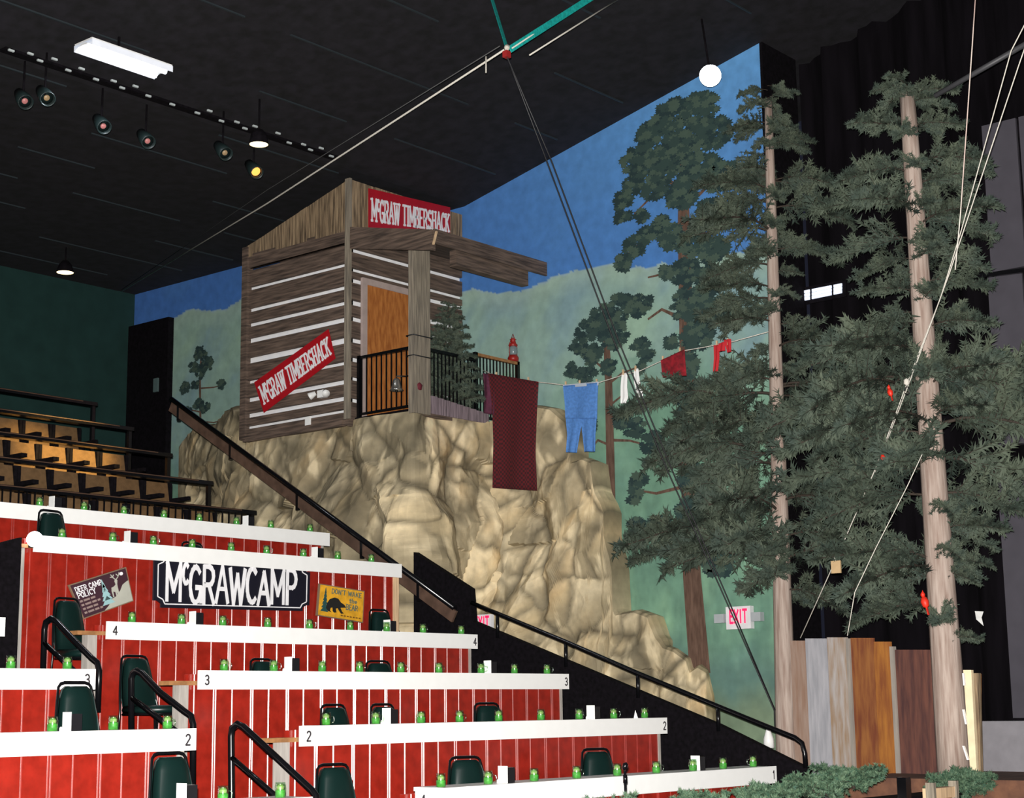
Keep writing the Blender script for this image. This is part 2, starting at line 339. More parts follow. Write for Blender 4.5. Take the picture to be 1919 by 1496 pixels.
# ------------------------------------------------------------------ painted pines on the mural
mPT = [mat('painted_pine_dark', (.016, .04, .042), .85), mat('painted_pine_mid', (.03, .062, .055), .85), mat('painted_pine_light', (.06, .10, .075), .85)]
mPTr = mat('painted_trunk_brown', (.085, .045, .03), .85, noise=.4, scale=9, stretch=(3, 3, .5), col2=(.17, .10, .07))
def wm(px, py): p = on(px, py, 'x', XW-.02); return p[1], p[2]
def painted(label, clumps, limbs, dens, blob, seed):
    rd = random.Random(seed); mb = MB(); ox = XW-.012
    t = thing('painted_pine', label, 'painted tree', (XW, wm(*limbs[0][0][:2])[0], 0))
    tr = MB()
    ki = 0
    for pl in limbs:
        tr.mi = 0; P_ = [(wm(a, b_), w_) for a, b_, w_ in pl]
        for (a, wa), (b_, wb) in zip(P_, P_[1:]):
            d = Vector((0, b_[0]-a[0], b_[1]-a[1])).normalized(); n_ = Vector((0, -d.z, d.y))
            k = .0072/2; ki += 1; A = Vector((ox-.002-.0004*ki, a[0], a[1])); B = Vector((ox-.002-.0004*ki, b_[0], b_[1]))
            tr.prism([A-n_*wa*k-d*.01, B-n_*wb*k+d*.01, B+n_*wb*k+d*.01, A+n_*wa*k-d*.01], (.003, 0, 0))
    part(t, 'trunk', tr, mPTr)
    for (cx, cy, r) in clumps:
        y, z = wm(cx, cy); R = r*.92*float((np.array([XW, y, z])-CAM)@fw)/FP
        for i in range(int(dens*r*r/450)+4):
            a = rd.uniform(0, 6.28); q = math.sqrt(rd.random())*R
            yy, zz = y+q*math.cos(a), z+q*math.sin(a)*.8; tone = 0 if rd.random() < .45 else (1 if rd.random() < .7 else 2)
            if zz < 0: continue
            s_ = blob*rd.uniform(.5, 1.15); k = rd.choice([7, 8, 9]); ph = rd.uniform(0, 6)
            mb.mi = tone; x = ox-.011-.004*rd.random()-.001*tone
            pts = [(x, yy+s_*(1 if j % 2 else .62)*math.cos(ph+6.283*j/(2*k))*1.1, zz+s_*(1 if j % 2 else .62)*math.sin(ph+6.283*j/(2*k))*.75) for j in range(2*k)]
            mb.add(pts, [tuple(range(2*k))])
    part(t, 'foliage', mb, mPT); return t
CA = [(1310,205,45),(1260,215,42),(1222,255,38),(1280,262,50),(1340,250,40),(1195,300,36),(1240,310,46),(1310,320,48),(1350,330,40),(1185,345,26),(1165,378,22),(1168,408,18),(1205,405,16),(1230,350,32),(1280,362,38),(1330,395,32),(1240,420,22),(1215,440,22),(1190,462,26),(1168,492,20),(1258,445,30),(1300,452,38),(1340,470,32),(1285,510,36),(1248,512,18),(1330,530,38),(1290,570,42),(1350,580,38),(1258,640,16),(1305,630,38),(1280,690,36),(1300,750,40),(1290,830,42),(1300,895,36),(1290,955,32),(1197,905,20),(1190,930,16),(1192,985,18),(1235,990,28),(1275,1010,38),(1330,1000,34),(1345,1050,40)]
painted('tallest painted pine on the mural with reddish branches against the sky', CA,
    [[(1311,1262,44),(1296,1080,38),(1290,850,34),(1285,600,30),(1281,420,27),(1279,290,16)], [(1283,350,9),(1250,340,7),(1225,356,5),(1200,362,3)], [(1281,375,8),(1310,365,6),(1345,330,4)], [(1282,445,8),(1230,432,6),(1200,455,5),(1170,480,3)], [(1284,600,9),(1262,590,7),(1240,580,5),(1215,598,4)], [(1286,500,7),(1250,512,5),(1215,520,3)], [(1290,910,7),(1230,925,5),(1200,920,3)], [(1290,1005,7),(1230,1000,5),(1180,985,3)], [(1245,340,5),(1215,375,4),(1190,400,3)]], 26, .085, 1)
CB = [(1165,575,34),(1130,595,32),(1200,572,28),(1100,620,28),(1150,628,36),(1085,648,20),(1110,665,26),(1074,695,20),(1100,703,22),(1140,690,20),(1200,650,22),(1212,668,18),(1190,800,26),(1165,790,18),(1225,830,30),(1255,850,26),(1105,800,18),(1095,835,14),(1200,690,12)]
painted('slender painted pine behind the hanging jeans, with bushy crown', CB,
    [[(1149,1155,19),(1146,1000,20),(1143,850,19),(1140,720,17),(1136,640,14),(1134,600,8)], [(1140,720,5),(1165,700,4),(1190,690,3)], [(1143,835,5),(1120,825,4),(1105,845,3)], [(1143,825,6),(1180,826,4),(1225,838,3)], [(1144,885,6),(1122,894,5),(1115,895,3)], [(1141,700,5),(1118,680,4),(1110,660,3)], [(1143,760,5),(1165,742,3)]], 30, .07, 2)
CC = [(376,662,18),(362,688,15),(388,682,20),(347,728,15),(366,722,12),(415,720,13),(376,700,14),(372,758,14),(352,770,10),(385,765,13)]
painted('small painted pine at the left end of the mural', CC, [[(375,790,7),(374,720,7),(376,670,5)], [(374,728,4),(400,726,3),(418,722,2)], [(374,772,4),(355,768,3)], [(430,785,3),(400,792,3),(375,790,3)]], 60, .06, 3)
# ================================================================== ROCK CLIFF
TOPS = [(335,838),(345,815),(372,800),(395,797),(402,785),(412,772),(440,764),(457,790),(458,822),(775,771),(905,792),(950,786),(1000,763),(1030,768),(1050,790),(1057,830),(1063,868),(1085,860),(1108,868),(1113,920),(1126,942),(1132,962),(1121,980),(1130,985),(1143,1050),(1146,1092),(1140,1130),(1150,1154),(1185,1148),(1215,1158),(1228,1196),(1241,1215),(1262,1222),(1288,1240),(1294,1262),(1310,1252),(1328,1262),(1338,1310),(1342,1365)]
def fpt(px, y, X): p = on(px, y, 'x', X); return (p[0], p[1])
pDL = on(775, 790, 'y', 14.95)
path = [(335, fpt(335, 838, 17.97)), (372, fpt(372, 800, 17.5)), (412, fpt(412, 790, 16.9)), (440, fpt(440, 800, 16.3)), (458, fpt(458, 822, 15.75)), (775, (15.76, 14.99)), (905, (17.25, 14.99)),
        (960, fpt(960, 790, 17.35)), (1057, fpt(1057, 830, 17.4)), (1145, fpt(1145, 1100, 17.5)), (1240, fpt(1240, 1215, 17.6)), (1342, fpt(1342, 1365, 17.9))]
px_ = np.array([a for a, b_ in path], float); pX = np.array([b_[0] for a, b_ in path]); pY = np.array([b_[1] for a, b_ in path])
NC, NR = 470, 250
U = np.linspace(335, 1342, NC); BX = np.interp(U, px_, pX); BY = np.interp(U, px_, pY)
U2 = np.clip(U+7, 335, 1342); U1 = np.clip(U-7, 335, 1342)
tx = np.interp(U2, px_, pX)-np.interp(U1, px_, pX); ty = np.interp(U2, px_, pY)-np.interp(U1, px_, pY); L_ = np.hypot(tx, ty); tx /= L_; ty /= L_
nx, ny = ty, -tx                                  # outward = towards the seats
flip = (nx*(-1)+ny*(-1)) < 0; nx = np.where(flip, -nx, nx); ny = np.where(flip, -ny, ny)
tys = np.interp(U, [a for a, b_ in TOPS], [b_ for a, b_ in TOPS])
ZT = np.empty(NC)
for i in range(NC):
    d = ray(U[i], tys[i]); k = (BX[i]*d[0]+BY[i]*d[1])/(d[0]**2+d[1]**2); ZT[i] = CAM[2]+d[2]*k
arcl = np.concatenate([[0], np.cumsum(np.hypot(np.diff(BX), np.diff(BY)))])
V = np.linspace(0, 1, NR)
Sg = np.repeat(arcl[:, None], NR, 1); Zr = ZT[:, None]*V[None, :]
def facets(s, z, cell, seed, k, g, hh):
    r = np.random.default_rng(seed); ci = np.floor(s/cell).astype(int); cj = np.floor(z/cell).astype(int)
    T = r.random((80, 80, 5)); best = np.full(s.shape, -9.); sec = np.full(s.shape, -9.); bid = np.zeros(s.shape); lx = np.zeros(s.shape); lz = np.zeros(s.shape)
    for di in (-1, 0, 1):
        for dj in (-1, 0, 1):
            a = (ci+di) % 80; b_ = (cj+dj) % 80; t = T[a, b_]
            cx = (ci+di+t[..., 0])*cell; cy = (cj+dj+t[..., 1])*cell; dx = s-cx; dy = (z-cy)*.8
            th = t[..., 2]*6.283; q1 = np.abs(dx*np.cos(th)+dy*np.sin(th)); q2 = np.abs(-dx*np.sin(th)+dy*np.cos(th)); q3 = np.abs(dx*np.cos(th+.9)+dy*np.sin(th+.9))
            ds = np.maximum(np.maximum(q1, q2*1.15), q3*1.05)
            val = hh*(t[..., 2]-.5)+g*((t[..., 3]-.5)*dx+(t[..., 4]-.7)*dy)-k*np.maximum(ds-.22*cell, 0)
            up_ = val > best; sec = np.where(up_, best, np.maximum(sec, val)); bid = np.where(up_, t[..., 2]*7.3 % 1, bid); best = np.where(up_, val, best)
            lx = np.where(up_, dx/cell, lx); lz = np.where(up_, dy/cell, lz)
    return best, best-sec, bid, lx, lz
warp = (fbm(Sg*.8, Zr*.8, 71)-.5)*.9; warp2 = (fbm(Sg*.8+9, Zr*.8, 72)-.5)*.9
d1, c1_, id1, lx1, lz1 = facets(Sg+warp+Zr*.22, Zr*.85+warp2-Sg*.15, 1.12, 4, 1.25, .9, .30)
d2, c2_, id2, lx2, lz2 = facets(Sg*1.1+warp*.5+5-Zr*.3, Zr*.8-warp2*.5, .47, 5, 1.0, 1.3, .10)
D = d1*.62+d2*.55+(fbm(Sg*6, Zr*4, 61)-.5)*.03
D = D-np.median(D)
room = np.clip((1-V)[None, :]*4, 0, 1)
bulge = .45*(1-V[None, :]**1.3)
bulge = bulge*np.interp(U, [335, 460, 760, 930, 1342], [.4, .5, 1, .7, .5])[:, None]
DD = (D+.05)*(.3+.7*room)+bulge
DD = DD*np.interp(U, [335, 350, 1328, 1342], [.1, 1, 1, .15])[:, None]
RX = BX[:, None]+nx[:, None]*DD; RY = BY[:, None]+ny[:, None]*DD; RZ = Zr.copy()
under = (U > 458) & (U < 915)
RX = np.where((RY < 14.6) & (RX < 15.36), 15.36, RX)
# cap running back towards the mural wall
caps = [(.10, .035), (.28, .05), (.55, .03), (1.2, -.05)]
ex = []
for back, dz in caps:
    cxx = RX[:, -1]-nx*back*.6+.0; cyy = RY[:, -1]-ny*back*.6
    cxx = np.minimum(cxx+back*.25, XW-.01); ex.append((cxx, cyy, RZ[:, -1]+np.where(under, -.02, dz)))
RX = np.concatenate([RX]+[e[0][:, None] for e in ex], 1); RY = np.concatenate([RY]+[e[1][:, None] for e in ex], 1); RZ = np.concatenate([RZ]+[e[2][:, None] for e in ex], 1)
RX = np.minimum(RX, XW-.01); NR2 = NR+len(caps)
# paint layer: the set painter's brushwork - painted shade in cracks and on facet sides, painted highlights, one tone per facet, pale strokes
cc = np.empty((NC, NR, 3)); cc[:] = (.66, .55, .36)
def mixr(m_, c):
    global cc
    m_ = np.clip(m_, 0, 1)[..., None]; cc = cc*(1-m_)+np.array(c)*m_
n4 = fbm(Sg*2.4, Zr*1.4, 81)
mixr((id2 < .3)*.75, (.92, .82, .62)); mixr((id2 > .72)*.75, (.40, .36, .26)); mixr((id1 > .66)*.45, (.42, .37, .27)); mixr((id1 < .25)*.4, (.86, .74, .52))
mixr(np.clip((n4-.52)*5, 0, 1)*.55, (.62, .42, .20)); mixr(np.clip((.42-n4)*5, 0, 1)*.5, (.36, .35, .29))
sh1 = np.clip((lx1*.9-lz1*1.1)*1.6, -1, 1); sh2 = np.clip((lx2*.9-lz2*1.1)*1.8, -1, 1)  # shaded and highlighted side of each facet, painted into the colour
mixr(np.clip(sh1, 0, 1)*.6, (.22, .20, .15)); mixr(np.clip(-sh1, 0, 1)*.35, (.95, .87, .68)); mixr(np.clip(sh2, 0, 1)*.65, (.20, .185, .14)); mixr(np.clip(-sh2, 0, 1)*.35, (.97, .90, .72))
mixr(np.clip((fbm(Sg*9+warp*3, Zr*2.2, 82)-.55)*6, 0, 1)*.35, (.26, .23, .16)); mixr(np.clip((fbm(Sg*8-warp*3, Zr*2.6, 83)-.56)*7, 0, 1)*.5, (.95, .86, .66))
mixr(np.clip(1-c1_/.2, 0, 1)**1.4*.88, (.10, .09, .065)); mixr(np.clip(1-c2_/.08, 0, 1)*.65, (.12, .11, .08))
cc = np.clip(cc*np.array([1.12, 1.03, .87]), 0, .97)
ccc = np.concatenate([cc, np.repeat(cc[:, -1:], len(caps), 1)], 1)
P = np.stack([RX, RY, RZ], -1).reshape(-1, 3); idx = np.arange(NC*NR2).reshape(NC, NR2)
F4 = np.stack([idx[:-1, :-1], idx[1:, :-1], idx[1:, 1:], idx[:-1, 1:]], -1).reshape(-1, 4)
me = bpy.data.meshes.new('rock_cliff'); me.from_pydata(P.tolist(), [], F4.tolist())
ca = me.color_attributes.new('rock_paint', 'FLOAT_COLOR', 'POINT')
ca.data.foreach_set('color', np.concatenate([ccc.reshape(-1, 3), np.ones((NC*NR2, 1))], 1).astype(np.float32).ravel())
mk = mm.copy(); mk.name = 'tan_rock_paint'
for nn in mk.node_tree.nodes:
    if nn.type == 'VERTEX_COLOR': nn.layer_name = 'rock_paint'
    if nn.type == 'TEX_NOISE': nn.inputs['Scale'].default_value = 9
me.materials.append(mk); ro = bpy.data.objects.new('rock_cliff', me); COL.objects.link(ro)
tag(ro, 'large sculpted tan rock cliff rising beside the seating and carrying the shack', 'rock')
# ================================================================== SHACK
SX, SY, SYB = 15.68, 16.13, 18.28
ZF = 5.22
zTopF = on(655, 338, 'y', SY)[2]; zTopB = on(465, 465, 'x', SX)[2]; zPl = on(653, 432, 'y', SY)[2]
sh = thing('timber_shack', 'weathered log shack with white chinking standing on top of the rock cliff', 'shack', (SX, SY, ZF))
def zl(px, py): return on(px, py, 'x', SX)[2]
# left face: planks as measured; white gaps between
bk = MB(); bk.box((SX+.03, SY+.12, ZF), (SX+.10, SYB, zl(645, 482))); bk.box((SX+.03, SY+.03, ZF), (SX+.10, SY+.12, zPl)); bk.box((SX+.03, SY+.03, ZF), (XW-.02, SY+.10, zPl)); part(sh, 'chinking', bk, mChink)
# strips measured on the left face at px 640: (top y, bottom y) of the white gaps
gl = [(457, 462), (494, 501), (536, 544), (565, 573), (595, 605), (633, 645), (678, 685), (712, 721), (743, 752), (768, 774)]
zs = []
for a, b_ in gl: zs.append((zl(645, a), zl(645, b_)))
pb = MB(); top = zPl+.03
for a, b_ in zs+[(ZF-.08, ZF-.08)]:
    pb.box((SX-.02, SY+.02, max(a, ZF-.1)), (SX+.03, SYB, top)); top = b_
part(sh, 'side_planks', pb, mBarnH)
def zf_(px, py): return on(px, py, 'y', SY)[2]
gf = [(466, 474), (503, 510), (522, 531), (563, 573), (594, 603), (634, 643), (670, 679), (707, 714), (747, 755)]
pf = MB(); top = zPl+.03
for a, b_ in gf+[(800, 800)]:
    za, zb = zf_(662, a), zf_(662, b_)
    pf.box((SX, SY-.02, max(za, ZF-.1)), (XW-.02, SY+.03, top)); top = zb
part(sh, 'front_planks', pf, mBarnH)
gb = MB()   # vertical boards above, rake on the left side
nb = 13
for i in range(nb):
    y0 = SY+.0+(SYB-SY)*i/nb; y1 = SY+(SYB-SY)*(i+1)/nb-.008; h0 = zTopF+(zTopB-zTopF)*(y0-SY)/(SYB-SY); h1 = zTopF+(zTopB-zTopF)*(y1-SY)/(SYB-SY)
    o = -.03-.012*rng.random()
    gb.prism([(SX+o, y0, zPl), (SX+o, y1, zPl-.0), (SX+o, y1, h1), (SX+o, y0, h0)], (.05, 0, 0))
part(sh, 'gable_boards', gb, mBarnV)
gb = MB(); nb = 15
for i in range(nb):
    x0 = SX+(XW-.02-SX)*i/nb; x1 = SX+(XW-.02-SX)*(i+1)/nb-.008; o = -.03-.012*rng.random()
    gb.box((x0, SY+o, zPl), (x1, SY+o+.05, zTopF))
part(sh, 'gable_boards', gb, mBarnV)
part(sh, 'corner_trim', MB().box((SX-.045, SY-.045, ZF), (SX+.0, SY+.05, zTopF+.02)), mPost)
part(sh, 'corner_trim', MB().box((SX-.06, SYB-.09, ZF-.05), (SX+.05, SYB+.03, zTopB)), mBarnH)
part(sh, 'top_beam', MB().box((SX-.035, SY+.07, zs[0][0]), (SX+.02, SYB-.09, zPl+.04)), mBarnH)
part(sh, 'bottom_beam', MB().box((SX-.06, SY+.07, ZF-.09), (SX+.02, SYB-.09, ZF+.0)), mBarnH)
part(sh, 'roof_panel', MB().prism([(SX-.0, SY, zTopF-.02), (SX, SYB, zTopB-.02), (SX, SYB, zTopB-.08), (SX, SY, zTopF-.08)], (XW-.03-SX, 0, 0)), mBarnH)
A = on(683, 535, 'y', SY); B = on(770, 555, 'y', SY); dz = A[2]
dr = part(sh, 'door', MB().box((A[0], SY-.045, ZF), (A[0]+1.0, SY-.02, dz)), mDoorW)
kn = MB().lathe([(0, 0), (.035, .01), (.04, .04), (0, .055)], (A[0]+.9-SX, SY-.045-SY, 1.0), 10, (0, -1, 0)); kn.build('door_knob', mMetalB, dr)
fr = MB(); fr.box((A[0]-.09, SY-.06, ZF), (A[0], SY-.015, dz+.09)); fr.box((A[0]-.0, SY-.06, dz), (A[0]+1.09, SY-.015, dz+.09)); fr.box((A[0]+1.0, SY-.06, ZF), (A[0]+1.09, SY-.015, dz))
part(sh, 'door_frame', fr, mat('pinkish_door_casing', (.42, .33, .30), .7, noise=.1))
# deck
DY = 14.99
dk = thing('porch_deck', 'plank porch deck in front of the shack door, edged on the rock', 'deck', (SX+.1, DY, ZF))
part(dk, 'deck_boards', MB().box((SX+.08, DY, ZF-.06), (XW-.02, SY-.02, ZF)), mBarnH)
part(dk, 'deck_fascia', MB().box((SX+.06, DY-.03, ZF-.045), (SX+.09, SY-.06, ZF+.02)), mBlack)
sk = MB()
for i in range(9): sk.box((16.05+i*.13, DY-.045, ZF-.02), (16.05+i*.13+.12, DY-.02, ZF+.22-.012*i))
part(dk, 'skirt_boards', sk, mat('grey_lavender_boards', (.22, .17, .19), .8, noise=.5, scale=5, stretch=(8, 8, .5)))
pL = on(757, 765, 'y', DY)
pTop = on(772, 455, 'y', DY)[2]
part(dk, 'post', MB().box((SX+.02, DY-.06, ZF-.05), (SX+.34, DY+.04, pTop)), mPost)
for yy in (630, 668): 
    z = on(775, yy, 'y', DY)[2]; wr_ = MB(); wr_.tube([(SX+.0, DY-.075, z), (SX+.36, DY-.075, z), (SX+.36, DY+.06, z), (SX, DY+.06, z), (SX, DY-.075, z)], .008, 6); part(dk, 'strapping_wire', wr_, mSteel)
# awning
AF = on(816, 432, 'x', SX+.02); AY = float(AF[1]); AZ = float(AF[2])
AR = on(1022, 497, 'y', AY)[0]
zAw = on(653, 427, 'y', SY)[2]
aw = thing('porch_awning', 'dark plank awning sloping out over the porch', 'awning', (SX, AY, AZ))
part(aw, 'roof_boards', MB().prism([(SX-.03, SY, zAw), (SX-.03, AY, AZ), (SX-.03, AY, AZ-.05), (SX-.03, SY, zAw-.05)], (AR-SX, 0, 0)), mBarnH)
zb1 = on(1022, 518, 'y', AY)[2]; xb2 = on(984, 535, 'y', AY+.08)[0]; zb2 = on(984, 537, 'y', AY+.08)[2]
part(aw, 'front_fascia', MB().box((SX-.03, AY-.03, min(zb1, AZ-.1)), (AR, AY, AZ+.01)), mBarnH)
part(aw, 'front_beam', MB().box((SX+.45, AY+.02, zb2), (xb2, AY+.14, zb1+.02)), mBarnH)
zs1 = on(655, 468, 'y', SY)[2]
part(aw, 'side_beam', MB().prism([(SX-.04, SY-.05, zAw), (SX-.04, AY, AZ), (SX-.04, AY, AZ-.28), (SX-.04, SY-.05, zs1)], (.06, 0, 0)), mBarnH)
part(aw, 'splinter', MB().bar(on(818, 434, 'y', AY-.05), on(812, 458, 'y', AY-.05), .03, .02), mLtWood)
# banners
def banner(name, lb, pl, off, txt_args, m_bg, wid):
    c = (pl.c[0]+pl.c[2])/2; t = thing(name, lb, 'sign', tuple(c))
    return t
pl = Plane4(on(690, 353, 'y', SY-.07), on(843, 389, 'y', SY-.07), on(843, 446, 'y', SY-.07), on(690, 428, 'y', SY-.07))
sg = -1 if pl.n.y > 0 else 1
t = thing('timber_banner', 'red banner with white western lettering on the front above the awning', 'sign', tuple(pl.p(.5, .5)), 'red shack banners')
part(t, 'banner_sheet', outline(pl, [(0,0),(1,0),(1,1),(0,1)], 0, .008*sg), mBanner)
part(t, 'lettering', letters(pl, 'McGRAW TIMBERSHACK', .03, .985, .20, .74, .012*sg, thick=.21, serif=.2, small=[1], gap=.06, thin=.6), mLet)
pl = Plane4(on(477, 717, 'x', SX-.06), on(616, 617, 'x', SX-.06), on(629, 672, 'x', SX-.06), on(495, 774, 'x', SX-.06))
sg = -1 if pl.n.x > 0 else 1
t = thing('timber_banner', 'red banner with white western lettering hung at a slant on the left side', 'sign', tuple(pl.p(.5, .5)), 'red shack banners')
part(t, 'banner_sheet', outline(pl, [(0,0),(1,0),(1,1),(0,1)], 0, .008*sg), mBanner)
part(t, 'lettering', letters(pl, 'McGRAW TIMBERSHACK', .04, .97, .22, .76, .012*sg, thick=.21, serif=.2, small=[1], gap=.06, thin=.6), mLet)
# floodlight + outlet on the left face
p = Vector(on(600, 738, 'x', SX-.10)); t = thing('flood_light', 'white twin floodlight fixed to the left side of the shack under the banner', 'light fixture', p)
part(t, 'junction_box', MB().box(p+Vector((0, -.06, -.05)), p+Vector((.08, .06, .05))), mWhite)
for s_ in (-1, 1): part(t, 'lamp_head', MB().lathe([(0, 0), (.03, .0), (.05, .08), (.055, .1), (0, .1)], p+Vector((-.0, s_*.09, .02)), 12, (-.5, s_*.8, -.5)), mat('white_lamp_housing', (.8, .8, .78), .4))
p = Vector(on(577, 793, 'x', SX-.03)); tag(MB().box((-.01, -.05, -.09), (.02, .05, .09)).build('cover_plate', mWhite, loc=p), 'small white cover plate low on the left side of the shack', 'plate')
# porch railings
def railing(lb, A, B, z0, z1, n, ends, grp, capm=None, r=.011):
    A = Vector((*A, 0)); B = Vector((*B, 0)); t = thing('railing', lb, 'railing', (A.x, A.y, z0), grp); Z = lambda z: Vector((0, 0, z))
    part(t, 'top_rail', MB().bar(A+Z(z1), B+Z(z1), .05, .04), capm or mMetalB); part(t, 'bottom_rail', MB().bar(A+Z(z0+.07), B+Z(z0+.07), .03, .03), mMetalB)
    for i in range(n):
        p = A.lerp(B, (i+.5)/n); part(t, 'baluster', MB().box(p+Vector((-r*.7, -r*.7, z0+.07)), p+Vector((r*.7, r*.7, z1))), mMetalB)
    for e in ends:
        p = A.lerp(B, e); part(t, 'post', MB().box(p+Vector((-.025, -.025, z0)), p+Vector((.025, .025, z1+.03))), mMetalB)
    return t
zr = on(756, 645, 'y', DY)[2]
railing('black porch railing crossing the left side of the shack door', (SX+.12, SY-.08), (SX+.12, DY+.03), ZF, zr, 11, (0, .96), 'porch railings')
zr2 = on(850, 690, 'y', DY)[2]
railing('black porch railing between the grey post and the small evergreen', (SX+.36, DY+.0), (on(890, 700, 'y', DY)[0]-.03, DY+.0), ZF, zr, 12, (), 'porch railings')
xr = on(890, 665, 'y', DY)[0]; zr3 = on(890, 664, 'y', DY)[2]
railing('black railing with brown wooden cap at the right end of the porch, carrying the lantern', (xr, DY), (XW-.1, DY), ZF, zr3, 13, (0.01, .99), 'porch railings', mPly)
# bell
p = Vector(on(743, 727, 'x', SX-.05)); t = thing('dinner_bell', 'shiny silver bell hanging beside the grey porch post', 'bell', p)
part(t, 'bell_cup', MB().lathe([(0, .13), (.03, .125), (.05, .1), (.058, .04), (.08, -.02), (.095, -.035), (.085, -.035), (.05, .03), (0, .08)], p, 20), mat('polished_silver', (.7, .68, .62), .22, metal=.9))
part(t, 'clapper', MB().lathe([(0, -.06), (.018, -.05), (.018, -.03), (.004, -.02), (.004, .05), (0, .05)], p, 8), mMetalB)
part(t, 'bracket', MB().tube([p+Vector((0, 0, .12)), p+Vector((0, 0, .16)), p+Vector((.1, -.08, .16)), (SX+.05, DY-.0, p.z+.16)], .009, 6), mMetalB)
part(t, 'pull_cord_tassel', MB().lathe([(0, -.06), (.05, -.03), (.06, .03), (.02, .08), (0, .09)], p+Vector((.18, -.22, 0)), 8), mat('dark_red_cord', (.12, .01, .02), .8))
# lantern
q = on(962, 683, 'y', DY); L0 = Vector((q[0], DY, zr3+.02)); t = thing('railing_lantern', 'small red lantern standing on the porch railing cap', 'lantern', L0)
mLR = mat('red_lantern_paint', (.30, .015, .012), .4)
part(t, 'base', MB().lathe([(0, 0), (.075, 0), (.08, .05), (.06, .09), (0, .09)], L0, 14), mLR)
part(t, 'glass_globe', MB().lathe([(.045, .09), (.062, .13), (.06, .19), (.04, .22)], L0, 14), mat('pale_globe_glass', (.25, .32, .34), .15, alpha=.6))
part(t, 'hood', MB().lathe([(.055, .22), (.07, .235), (.035, .27), (.035, .31), (.05, .315), (0, .35)], L0, 14), mLR)
part(t, 'wire_frame', MB().tube([L0+Vector((-.08, 0, .05)), L0+Vector((-.085, 0, .23)), L0+Vector((0, 0, .40)), L0+Vector((.085, 0, .23)), L0+Vector((.08, 0, .05))], .006, 6), mLR)
# ------------------------------------------------------------------ needles
def bough_mesh(seed, L=1., twigs=26, blades=34, bl=.075, bw=.011, droop=.25, stem=.014, fullness=.38, name='bough', mfol=None):
    rd = random.Random(seed); mb = MB(); mb.mi = 1
    P_ = [Vector((L*t, 0, -droop*t*t*L+.08*math.sin(t*5)*L*.4)) for t in [i/8 for i in range(9)]]
    mb.tube(P_, [stem*(1-.7*i/8) for i in range(9)], 5)
    for i in range(twigs):
        t = .16+.84*(i+rd.random())/twigs; k = min(7, int(t*8)); p = P_[k].lerp(P_[k+1], t*8-k)
        s_ = -1 if i % 2 else 1; a = math.radians(rd.uniform(28, 65))*s_; ln = fullness*L*(1.15-t*.75)*rd.uniform(.6, 1.1)
        d = Vector((math.cos(a), math.sin(a), rd.uniform(-.7, .75))).normalized(); e = p+d*ln
        mb.mi = 1; mb.tube([p, e], [.005, .002], 3, False); mb.mi = 0
        for j in range(blades):
            u = rd.random()**.8; c = p.lerp(e, u); n_ = Vector((rd.gauss(0, 1), rd.gauss(0, 1), rd.gauss(0, 1))).normalized()
            dd = (d*.65+n_*.75).normalized()*bl*rd.uniform(.6, 1.25); mb.blade(c, dd, n_.cross(d)+Vector((.01, .02, .03)), bw)
    me_ = mb.build(name, [mfol or mFol, mTwig]); m_ = me_.data; bpy.data.objects.remove(me_); return m_
BM = [bough_mesh(s_, 1., 40, 46, .08, .012, fullness=.42) for s_ in range(5)]
def put_bough(root, me_, p, az, tilt, L, name='bough'):
    o = bpy.data.objects.new(name, me_); COL.objects.link(o); o.parent = root
    o.location = Vector(p)-Vector(root.location); o.rotation_euler = (random.uniform(-.3, .3), -tilt, az); o.scale = (L, L*random.uniform(.9, 1.15), L*random.uniform(.9, 1.2)); return o
def pole_tree(lb, base, top, r0_, r1_, zs_, seed, bare, cx=1.0):
    """zs_: list of (z, reach left, reach right, count)"""
    rd = random.Random(seed); t = thing('pole_pine', lb, 'tree', base, 'artificial pines on log poles')
    B = Vector(base); T = Vector(top); pts = [B.lerp(T, i/10) for i in range(11)]
    part(t, 'trunk', MB().tube(pts, [r0_+(r1_-r0_)*i/10 for i in range(11)], 14), mTrunk)
    rv = Vector(r0); fv = Vector((fw[0], fw[1], 0)).normalized(); n_ = 0
    for (z, rl, rr, c) in zs_:
        for i in range(c):
            # spread round the trunk, weighted by the measured reach on each side
            th = 2*math.pi*(i+rd.uniform(.1, .9))/c; ca_, sa = math.cos(th), math.sin(th)
            R = (rr if ca_ > 0 else rl); R = R*abs(ca_)+min(rl, rr, 1.0)*.8*abs(sa); R = R*rd.uniform(.75, 1.05)
            d = rv*ca_+fv*sa*.8
            if d.x > 0 and abs(B.x-X1) < .1 and d.y > -.2: R = min(R, .42/max(.05, d.x))
            az = math.atan2(d.y, d.x); f_ = (z-B.z)/(T.z-B.z); p = B.lerp(T, min(1, max(0, f_)))+Vector((0, 0, rd.uniform(-.25, .25)))
            mi = rd.randrange(5); inner = max(0, R-1.15)
            if inner > .25:
                q = p+Vector((d.x, d.y, 0)).normalized()*inner+Vector((0, 0, rd.uniform(-.1, .05)))
                put_bough(t, BM[mi], q, az+rd.uniform(-.2, .2), rd.uniform(-.05, .3), min(1.2, R-inner)); n_ += 1
                L = min(1.3, R*.75)
                put_bough(t, BM[(mi+2) % 5], p, az+rd.uniform(-.25, .25), rd.uniform(0, .25), L); n_ += 1
            else: put_bough(t, BM[mi], p, az, rd.uniform(-.05, .35), max(.35, R)); n_ += 1
    return t, n_
ka = lambda px: px*20.8/FP
X1 = 17.35; b1 = on(1474, 1440, 'x', X1); t1 = on(1438, 190, 'x', X1)
yz = lambda y: float(on(1455, y, 'x', X1)[2])
